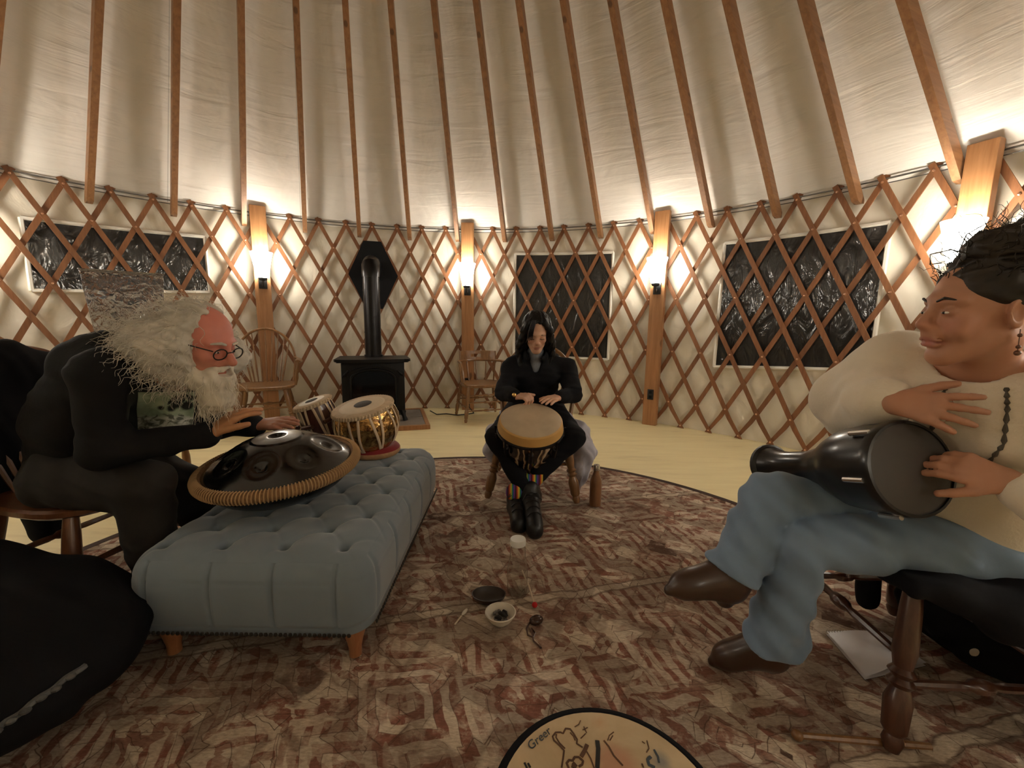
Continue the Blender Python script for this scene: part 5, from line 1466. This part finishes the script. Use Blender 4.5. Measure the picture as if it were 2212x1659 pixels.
# his chair with a black coat over the back
mc = bow_chair('red-brown wooden chair with a black coat over its back at left', (-1.56, 1.48, .011), (.97, -.2), M_chairred, .435, .93, .47, .46, arms=False, name='wooden_chair', bw=.48, fat=1.1)
S = SDF((-2.15, 1.0, .02), (-1.45, 2.0, 1.05), .008)
S.chain([V(-1.84, 1.28, .84), V(-1.86, 1.46, .88), V(-1.83, 1.66, .84)], [.08, .09, .08], .06); S.rbox((-1.86, 1.46, .62), (.07, .27, .27), rotz(.1), .06, .05)
S.chain([V(-1.88, 1.25, .5), V(-1.88, 1.27, .2), V(-1.86, 1.30, .10)], [.09, .07, .05], .05); S.chain([V(-1.90, 1.60, .45), V(-1.90, 1.60, .2)], [.08, .06], .05)
S.field(folds(.006, 38, (.3, 1, .2)))
me = S.mesh('draped_coat', M_blackcloth, (-1.86, 1.46, .5)); o = bpy.data.objects.new('draped_coat', me); COL.objects.link(o); o.location = (-1.86, 1.46, .5)
o['label'] = 'black coat draped over the back of the red-brown chair behind the bearded man'; o['category'] = 'coat'

# instrument bag on the floor at left
M_bag = mat('black_padded_nylon', (.006, .006, .007), .85, 0, .2, spec=.15, bmp=.2, bscale=80)
M_zip = mat('grey_zip_print', (.09, .09, .088), .6, .2, .5, 60)
bg = thing('instrument_bag', 'large black padded instrument bag with a grey zip on the floor at left', 'bag', (-1.38, .95, 0))
S = SDF((-2.1, .45, .005), (-.85, 1.45, .55), .008)
S.ell((-1.40, .90, .20), (.42, .34, .17), rotz(.25), .02); S.ell((-1.45, 1.08, .19), (.34, .20, .17), rotz(.1), .05); S.ell((-1.62, 1.02, .24), (.25, .25, .2), None, .05)
S.half((0, 0, ZR + .001), (0, 0, -1), .01); S.field(folds(.005, 30, (.5, .8, .3)))
bb = grp_part('bag_body', S, M_bag, bg); bbv = bvh_of(bb)
k = MB(); pts = []
for i in range(22):
    px, py = -40 + 222 * i / 21, 1598 - 160 * i / 21 + 2 * math.sin(i); d_ = unit(D(px, py, 1.0) - cam_o); h_ = shoot(bbv, cam_o + d_ * .2, d_, .004)
    if h_ is not None: pts.append(h_)
if len(pts) > 3: k.tube(pts, .007, 6, flat=(1, 1)); part('zip', k, M_zip, bg)
k = MB()
for i in range(3, len(pts) - 2, 3):
    k.ball(pts[i] + V(.004, -.004, .0), (.011, .010, .006), 5)
if k.v: part('zip_pulls', k, M_zip, bg, kind='stuff')

# clear textured tank on a stool behind the man
m_, nt_, b_ = _nt('clear_textured_acrylic'); b_.inputs['Base Color'].default_value = (.55, .57, .59, 1); b_.inputs['Roughness'].default_value = .05; b_.inputs['Transmission Weight'].default_value = 1.0; b_.inputs['IOR'].default_value = 1.42
n_ = noise(nt_, coords(nt_), 16, 2, .5, 1.0); bump(nt_, b_, n_, .5, .02)
tx, ty = -2.13, 2.32
sl_ = thing('stool', 'small wooden stool holding the clear textured tank behind the man', 'stool', (tx, ty, 0))
k = MB(); k.box((tx, ty, .77), (.36, .30, .03), None, .006); part('table_top', k, M_chair, sl_, False)
for a_ in (-1, 1):
    for c_ in (-1, 1):
        k = MB(); turned(k, (tx + a_ * .15, ty + c_ * .12, .0), (tx + a_ * .13, ty + c_ * .10, .76), [(t, r * .8) for t, r in LEGP]); part('leg', k, M_chair, sl_)
tk = thing('clear_tank', 'clear textured plastic tank standing behind the white-haired man', 'tank', (tx, ty, .785))
k = MB(); FC = unit((.68, -.73, 0)); Mt = np.stack([V(-FC[1], FC[0], 0) * -1, FC, V(0, 0, 1)], 1)
V_ = []; ring = []
for z, w, d in ((.0, .125, .08), (.1, .130, .085), (.42, .158, .10), (.50, .162, .104), (.515, .170, .11)):
    V_ += [V(tx, ty, .786 + z) + Mt @ V(sx_ * w, sy_ * d, 0) for sx_, sy_ in ((-1, -1), (1, -1), (1, 1), (-1, 1))]
F = []
for i in range(4):
    for c_ in range(4): F.append((i * 4 + c_, i * 4 + (c_ + 1) % 4, i * 4 + 4 + (c_ + 1) % 4, i * 4 + 4 + c_))
F += [(3, 2, 1, 0), (16, 17, 18, 19)]; k.add(V_, F); part('tank_body', k, m_, tk, False)
k = MB(); k.tube([V(tx, ty, 1.06) + Mt @ V(-.055, .105, .03), V(tx, ty, 1.06) + Mt @ V(-.055, .125, -.02), V(tx, ty, 1.06) + Mt @ V(-.02, .128, -.05), V(tx, ty, 1.06) + Mt @ V(.03, .125, -.03), V(tx, ty, 1.06) + Mt @ V(.06, .105, .02)], .010, 8); part('handle_moulding', k, m_, tk)
for i in range(4):
    k = MB(); k.tube([V(tx, ty, .97 - .02 * i) + Mt @ V(.045 * math.cos(t) - .01, .095 - .01 + .0 * i + .03 * math.sin(t) * (1 - i * .1), 0) for t in np.linspace(.2, PI - .2, 9)], .006, 6); part('rib', k, m_, tk)

# ======= the laughing woman at right
HW_ = Head(D(2120, 668, .88), (-.96, .22, -.05), (-.10, 0, 1), size=.97)
J = dict(neck=V(1.06, .945, .972), shR=V(1.00, 1.08, .962), shL=V(1.14, .775, .945), elR=D(1845, 850, 1.27), elL=V(1.10, .665, .68), wrR=D(1922, 868, .945), wrL=D(2190, 1045, .79),
         chest=V(1.12, .965, .845), belly=V(1.20, 1.02, .67), pelvis=V(1.24, 1.05, .54), hipR=V(1.20, 1.14, .53), hipL=V(1.20, .97, .525),
         knR=V(.735, 1.10, .585), knL=V(.79, 1.03, .50), anR=D(1585, 1235, 1.09), anL=V(.775, 1.09, .15), toeR=D(1470, 1268, 1.07), toeL=V(.665, 1.145, .045), front=unit(V(-.9, -.4, 0)))
wW = thing('person', 'laughing woman with pinned-up dark hair, cream sweater and flared jeans, legs crossed', 'person', (1.1, 1.0, 0))
lo, hi = bounds(J, [HW_(0, 0, .2)], .13)
S = SDF(lo, hi, .0042); limbs(S, J, .92); head_sdf(S, HW_, J['neck'], .95, 1.0, smile=1.0)
hand_sdf(S, J['wrR'], D(2032, 885, .87) - J['wrR'], V(-.65, -.62, .40), -1, (.12, .15, .2, .3), .28, .92)
hand_sdf(S, J['wrL'], D(2080, 1008, .835) - J['wrL'], V(.35, -.9, .15), -1, (.35, .4, .45, .5), .06, .92)
body = S.mesh('body', M_skinm, root_off(wW)); paint(body, root_off(wW), HW_, (.50, .25, .155), (.42, .13, .10), (.52, .20, .13))
part('body', body, M_skinm, wW)
M_knit = mat('cream_knit', (.80, .715, .58), .9, 0, .05, 5, sheen=.3, bmp=.35, bscale=160)
M_seam = mat('dark_braided_seam', (.10, .085, .065), .9)
S = SDF(lo - .05, hi + .05, .006)
S.cone(J['shR'] + V(.0, 0, .0), J['elR'], .090, .088, .06); S.cone(J['elR'], J['wrR'] - unit(J['wrR'] - J['elR']) * .03, .085, .050, .05)
S.cone(J['shL'], J['elL'], .080, .075, .06); S.cone(J['elL'], J['wrL'] - unit(J['wrL'] - J['elL']) * .02, .070, .042, .04)
S.cone(J['neck'] + V(.01, .01, -.045), J['shR'], .070, .074, .05); S.cone(J['neck'] + V(.01, .01, -.045), J['shL'], .07, .068, .05); S.cone(J['elR'] + V(-.03, -.03, -.02), J['belly'] + V(-.10, .06, .0), .07, .10, .08); S.cone(J['elR'] + V(-.02, -.06, -.04), J['wrR'] + V(.04, .08, -.03), .085, .06, .06)
S.cone(J['pelvis'], J['belly'], .15, .15, .05, flat=(J['front'], .85)); S.cone(J['belly'], J['chest'], .15, .15, .06, flat=(J['front'], .85)); S.cone(J['chest'], J['neck'] + V(.01, .01, -.06), .145, .10, .06, flat=(J['front'], .85))
for q in (-1, 1): S.ell(J['chest'] + V(-.09, -.035, -.02) + q * V(.022, -.06, 0), (.055, .06, .06), None, .04)
S.field(folds(.0060, 30, (.5, .2, 1))); S.half(J['pelvis'] + V(0, 0, -.045), (0, 0, -1), .02)
S.cone(J['neck'] + V(-.015, -.012, .008), J['neck'] + V(-.03, -.01, .15), .064, .11, .012, 'sub')
sw = grp_part('sweater', S, M_knit, wW); bs = bvh_of(sw)
for cols in (((2043, 838), (2030, 870), (2012, 930), (2003, 985)), ((2174, 838), (2176, 885), (2168, 960), (2130, 1005), (2098, 1030))):
    k = MB(); pts = []
    cc = []
    for i in range(len(cols) - 1):
        for t in np.linspace(0, 1, 10, endpoint=False): cc.append((cols[i][0] + (cols[i + 1][0] - cols[i][0]) * t, cols[i][1] + (cols[i + 1][1] - cols[i][1]) * t))
    for px, py in cc:
        d_ = unit(D(px, py, .9) - cam_o); h_ = shoot(bs, cam_o + d_ * .3, d_, .001)
        if h_ is not None and pts and np.linalg.norm(h_ - pts[-1]) >= .05 and len(pts) < 4: pts = []
        if h_ is not None and (not pts or np.linalg.norm(h_ - pts[-1]) < .05): pts.append(h_)
    if len(pts) > 3:
        k.tube(pts, [.0035 + .0018 * math.sin(i * 2.1) for i in range(len(pts))], 6); part('braided_seam', k, M_seam, wW)
M_denim = mat('light_blue_denim', (.195, .28, .405), .85, 0, .10, 6, bmp=.3, bscale=220, bdist=.001, sheen=.2)
S = SDF(lo - .05, hi + .05, .006)
S2 = SDF(lo - .05, hi + .05, .006); S2.cone(J['hipR'], J['knR'], .092, .068, .05); S2.chain([J['knR'], J['knR'] * .5 + J['anR'] * .5, J['anR'] + (J['knR'] - J['anR']) * .02], [.070, .064, .076], .04)
S.cone(J['hipL'], J['knL'], .088, .068, .03); S.chain([J['knL'], J['knL'] * .5 + J['anL'] * .5, J['anL'] + (J['knL'] - J['anL']) * .02], [.066, .064, .080], .02)
S.cone(J['pelvis'], J['pelvis'] + V(0, 0, .05), .135, .13, .05)
_jf = lambda X, Y, Z: .0068 * np.sin(55 * (X * .8 + Y * .4) + 1.5 * np.sin(14 * Z)) * np.clip((.75 - Z) / .3, .2, 1) + .0042 * np.sin(70 * (X + Z) + 2 * np.sin(20 * Y))
S.field(_jf); S2.field(_jf)
for sd, Q in (('R', S2), ('L', S)):
    a, kn = J['an' + sd], J['kn' + sd]; d_ = unit(a - kn); c = a + (kn - a) * .02; Q.half(c + d_ * .005, d_, .006, c - .13, c + .13)
S.F = np.minimum(S.F, S2.F)
jn = grp_part('jeans', S, M_denim, wW)
M_boot = mat('brown_leather_boot', (.050, .024, .014), .35, 0, .15, 8, coat=.2)
for sd in 'RL':
    a, t = J['an' + sd], J['toe' + sd]; d_ = unit(t - a); S = SDF(np.minimum(a, t) - .14, np.maximum(a, t) + .16, .005)
    kn = J['kn' + sd]; up_ = unit(kn - a); hl = a - up_ * .075 + V(.03, 0, 0)
    S.cone(a + up_ * .13, a - up_ * .03, .052, .050, .02); S.cone(a - up_ * .04, t - d_ * .02, .047, .034, .03); S.cone(a, t - d_ * .01 + V(0, 0, .004), .050, .036, .02); S.cone(t - d_ * .03, t + d_ * .035, .034, .014, .02)
    S.cone(a - up_ * .05 - d_ * .015, a - up_ * .095 - d_ * .02, .034, .026, .01)
    if sd == 'L': S.half((0, 0, ZR + .001), (0, 0, -1), .003)
    grp_part('boot', S, M_boot, wW)
M_dhair = mat('dark_brown_hair', (.022, .016, .011), .5, 0, .4, 25, spec=.4)
lo2, hi2 = HW_.c - .22, HW_.c + .27
S = SDF(lo2, hi2, .004)
S.ell(HW_(0, -.028, .042), (.084, .098, .086), HW_.M, .02); S.ell(HW_(0, -.075, .105), (.075, .078, .055), HW_.M, .03); S.ell(HW_(-.02, -.02, .128), (.058, .07, .036), HW_.M, .03); S.ell(HW_(0, -.10, .135), (.06, .06, .05), HW_.M, .03); S.ell(HW_(.02, -.13, .07), (.06, .05, .06), HW_.M, .03)
S.ell(HW_(0, .105, -.040), (.078, .085, .090), HW_.M, .012, 'sub')
for q in (-1, 1): S.ell(HW_(q * .085, .0, -.03), (.028, .035, .045), HW_.M, .01, 'sub')
S.field(lambda X, Y, Z: .005 * np.sin(X * 70 + 3 * np.sin(Z * 45)) * np.sin(Z * 80 + 2 * np.sin(Y * 50)) + .002 * np.sin(X * 190 + Y * 160 + 3 * np.sin(Z * 90)))
hr = grp_part('hair', S, M_dhair, wW)
rs = np.random.RandomState(9)
hv = np.zeros(len(hr.data.vertices) * 3); hr.data.vertices.foreach_get('co', hv); hv = hv.reshape(-1, 3) + root_off(wW)
pick = hv[rs.randint(0, len(hv), 700)]; Lc = HW_.local(pick); pick = pick[(Lc[:, 2] > .06) & (Lc[:, 1] < .07)]
k = MB(); strands(k, pick, lambda p: unit(unit(p - HW_(0, -.05, .03)) * .5 + HW_.M @ V(0, -.6, .25)), 8, .06, .0010, .7, .1, rs)
k.tube([HW_(-.03, .055, .115), HW_(-.035, .09, .125), HW_(-.035, .125, .118), HW_(-.03, .12, .098), HW_(-.03, .10, .10)], .0013, 4); k.tube([HW_(.02, .04, .125), HW_(.02, .03, .16), HW_(.02, -.01, .185)], .0013, 4)
part('loose_strands', k, M_dhair, hr, kind='stuff')
for q in (-1, 1):
    k = MB(); k.ball(HW_(q * .031, .0835, -.004), (.0098, .0042, .0028), 8, HW_.M); e_ = part('eye', k, M_eyew, wW)
    k = MB(); k.ball(HW_(q * .031, .0860, -.004), (.0042, .0026, .0028), 6, HW_.M); part('iris', k, M_iris, e_)
    k = MB(); k.tube([HW_(q * .014, .090, .020), HW_(q * .030, .088, .027), HW_(q * .050, .071, .020)], [.002, .0028, .0012], 6); part('eyebrow', k, M_dhair, wW)
    k = MB(); k.ball(HW_(q * .080, -.012, -.052), .004, 6); k.ball(HW_(q * .080, -.012, -.075), .004, 6); k.ball(HW_(q * .080, -.012, -.087), .0055, 6); k.tube([HW_(q * .079, -.012, -.04), HW_(q * .080, -.012, -.09)], .0009, 4); part('earring', k, M_chairred, wW)
k = MB(); [HW_(.02 * math.cos(t), .0945 - .012 * abs(math.cos(t)), -.0675 + .004 * math.sin(t) + .007 * abs(math.cos(t)) ** 2) for t in (0, 1)]; k.add([HW_(x, .0905 - .6 * x * x / .02, z) for x in np.linspace(-.018, .018, 7) for z in (-.0700, -.0655)], [(2 * i, 2 * i + 2, 2 * i + 3, 2 * i + 1) for i in range(6)]); part('teeth', k, M_eyew, wW)

# goblet drum in her lap
M_dbk = mat('black_goblet_drum', (.012, .0115, .012), .28, .3, .1, coat=.3)
M_dhead = mat('dark_drumhead', (.050, .042, .036), .5, 0, .1, 6)
dc_ = D(1970, 1012, .875); tl = D(1668, 1006, 1.29); gax = unit(tl - dc_); GM = frame(gax, (0, 0, 1))
gd = thing('goblet_drum', 'black goblet drum lying across the lap of the woman in jeans', 'drum', dc_)
GL = np.linalg.norm(tl - dc_) + .01
k = MB(); k.lathe([(.001, 0), (.092, .0), (.099, .002)], 40, dc_, GM); part('drumhead', k, M_dhead, gd)
k = MB(); k.lathe([(.099, -.002), (.105, -.001), (.108, .006), (.108, .020), (.103, .022), (.099, .004)], 40, dc_, GM, closed=True); part('rim', k, M_dbk, gd)
s_ = GL / .40
k = MB(); k.lathe([(.103, .02), (.104, .07 * s_), (.098, .12 * s_), (.080, .16 * s_), (.056, .20 * s_), (.044, .25 * s_), (.043, .32 * s_), (.050, .37 * s_), (.062, .39 * s_), (.064, .40 * s_), (.054, .398 * s_), (.036, .33 * s_)], 36, dc_, GM); part('shell', k, M_dbk, gd)
k = MB(); k.lathe([(.060, .385 * s_), (.068, .392 * s_), (.068, .402 * s_), (.060, .404 * s_)], 32, dc_, GM, closed=True); part('foot_ring', k, M_blackplastic, gd)
for i in range(6):
    a = 2 * PI * i / 6 + .3; c = dc_ + GM @ V(.110 * math.cos(a), .110 * math.sin(a), .012); k = MB(); k.tube([c, c + gax * .05], .006, 8); part('tuning_bolt', k, M_silver, gd)

# her chair, coat and the things under it
rc = bow_chair('dark turned wooden chair under the laughing woman at right', (1.19, 1.14, .011), (-1, .04), M_chairdark, .43, .98, .48, .46, arms=False, name='wooden_chair', fat=1.12, bw=.5, legw=.42, legd=.36)
S = SDF((.86, .55, .03), (1.75, 1.5, .75), .008)
S.rbox((1.18, 1.13, .452), (.24, .25, .022), None, .02, .03); S.chain([V(1.05, .92, .45), V(1.16, .88, .40), V(1.30, .86, .36)], [.03, .05, .05], .05)
S.chain([V(1.24, .86, .44), V(1.32, .80, .30), V(1.36, .80, .18)], [.05, .06, .05], .06); S.chain([V(1.42, 1.0, .6), V(1.46, .95, .40), V(1.46, .92, .2)], [.08, .10, .07], .06); S.chain([V(1.42, 1.28, .6), V(1.45, 1.30, .3)], [.08, .07], .06)
S.chain([V(1.30, 1.36, .44), V(1.32, 1.40, .30), V(1.32, 1.40, .06)], [.03, .045, .030], .05)
S.chain([V(1.48, .95, .62), V(1.47, 1.28, .62)], [.07, .07], .05)
S.field(folds(.006, 36, (.8, .4, .4)))
me = S.mesh('draped_coat', M_blackcloth, (1.3, 1.0, .4)); o = bpy.data.objects.new('draped_coat', me); COL.objects.link(o); o.location = (1.3, 1.0, .4)
o['label'] = 'black coat spread over the dark chair under the woman in jeans'; o['category'] = 'coat'

nb = thing('notebook', 'open spiral notebook with white pages on the rug under the dark chair', 'notebook', (1.2, 1.22, ZR))
c4 = [G(1785, 1372, ZR), G(1868, 1470, ZR), G(2000, 1440, ZR), G(1905, 1372, ZR)]
M_paper = mat('white_paper', (.72, .68, .68), .7, 0, .02); M_card = mat('dark_card', (.06, .055, .05), .7)
def quad_grid(dz, bulge):
    def fn(u, v):
        p = c4[0] * (1 - u) * (1 - v) + c4[1] * u * (1 - v) + c4[2] * u * v + c4[3] * (1 - u) * v
        p = p.copy(); p[2] = ZR + dz + bulge * math.sin(PI * v) ** 2 * (.4 + .6 * u); return p
    return fn
k = MB(); k.grid(quad_grid(.014, .012), 8, 14); k.grid(quad_grid(.003, 0), 8, 14); part('pages', k, M_paper, nb)
k = MB(); k.grid(quad_grid(.0012, 0), 4, 4); k.grid(quad_grid(.0028, 0), 4, 4); part('cover', k, M_card, nb)
k = MB()
for i in range(20):
    p = c4[0] + (c4[3] - c4[0]) * (i + .5) / 20; p[2] = ZR + .009; k.lathe([(.008 + .0012 * math.cos(t), .0012 * math.sin(t)) for t in np.linspace(0, 2 * PI, 6)[:-1]], 10, p, frame(unit(c4[3] - c4[0])), closed=True)
part('spiral_wire', k, M_silver, nb, kind='stuff')
a, b = G(1722, 1588, ZR + .014), G(2010, 1612, ZR + .014)
o = thing('drum_beater', 'wooden beater with a rounded knob lying on the rug below the dark chair', 'beater', a)
k = MB(); k.tube([a + (b - a) * t for t in np.linspace(0, 1, 6)], [.008, .008, .0085, .009, .009, .008], 8); part('handle', k, M_chair, o)
k = MB(); k.ball(a, (.014, .014, .0135), 8); part('knob', k, M_chair, o)
bg2 = thing('shoulder_bag', 'black bag with cream patches on the floor under the dark chair at far right', 'bag', (1.47, 1.2, 0))
S = SDF((1.2, .85, .005), (1.85, 1.6, .5), .007); S.ell((1.52, 1.20, .14), (.16, .24, .13), rotz(.3), .03); S.ell((1.58, 1.05, .16), (.14, .15, .14), None, .04); S.half((0, 0, ZR + .001), (0, 0, -1), .01); S.field(folds(.006, 40, (.6, .6, .5)))
o = grp_part('bag_body', S, M_bag, bg2); b2 = bvh_of(o); M_cream = mat('cream_patch', (.46, .40, .29), .8, 0, .15)
for (px, py, rx, ry) in ((2160, 1365, 30, 16), (2150, 1340, 26, 7), (2107, 1408, 11, 8), (2092, 1327, 9, 4)):
    ring_ = []
    for t in np.linspace(0, 2 * PI, 15)[:-1]:
        d_ = unit(D(px + rx * math.cos(t), py + ry * math.sin(t), 1) - cam_o); h_ = shoot(b2, cam_o + d_ * .3, d_, .005)
        if h_ is not None: ring_.append(h_)
    if len(ring_) > 8:
        k = MB(); c = np.mean(ring_, 0) + unit(cam_o - np.mean(ring_, 0)) * .006; n_ = len(ring_); k.add(ring_ + [c], [(i, (i + 1) % n_, n_) for i in range(n_)]); part('patch', k, M_cream, bg2)
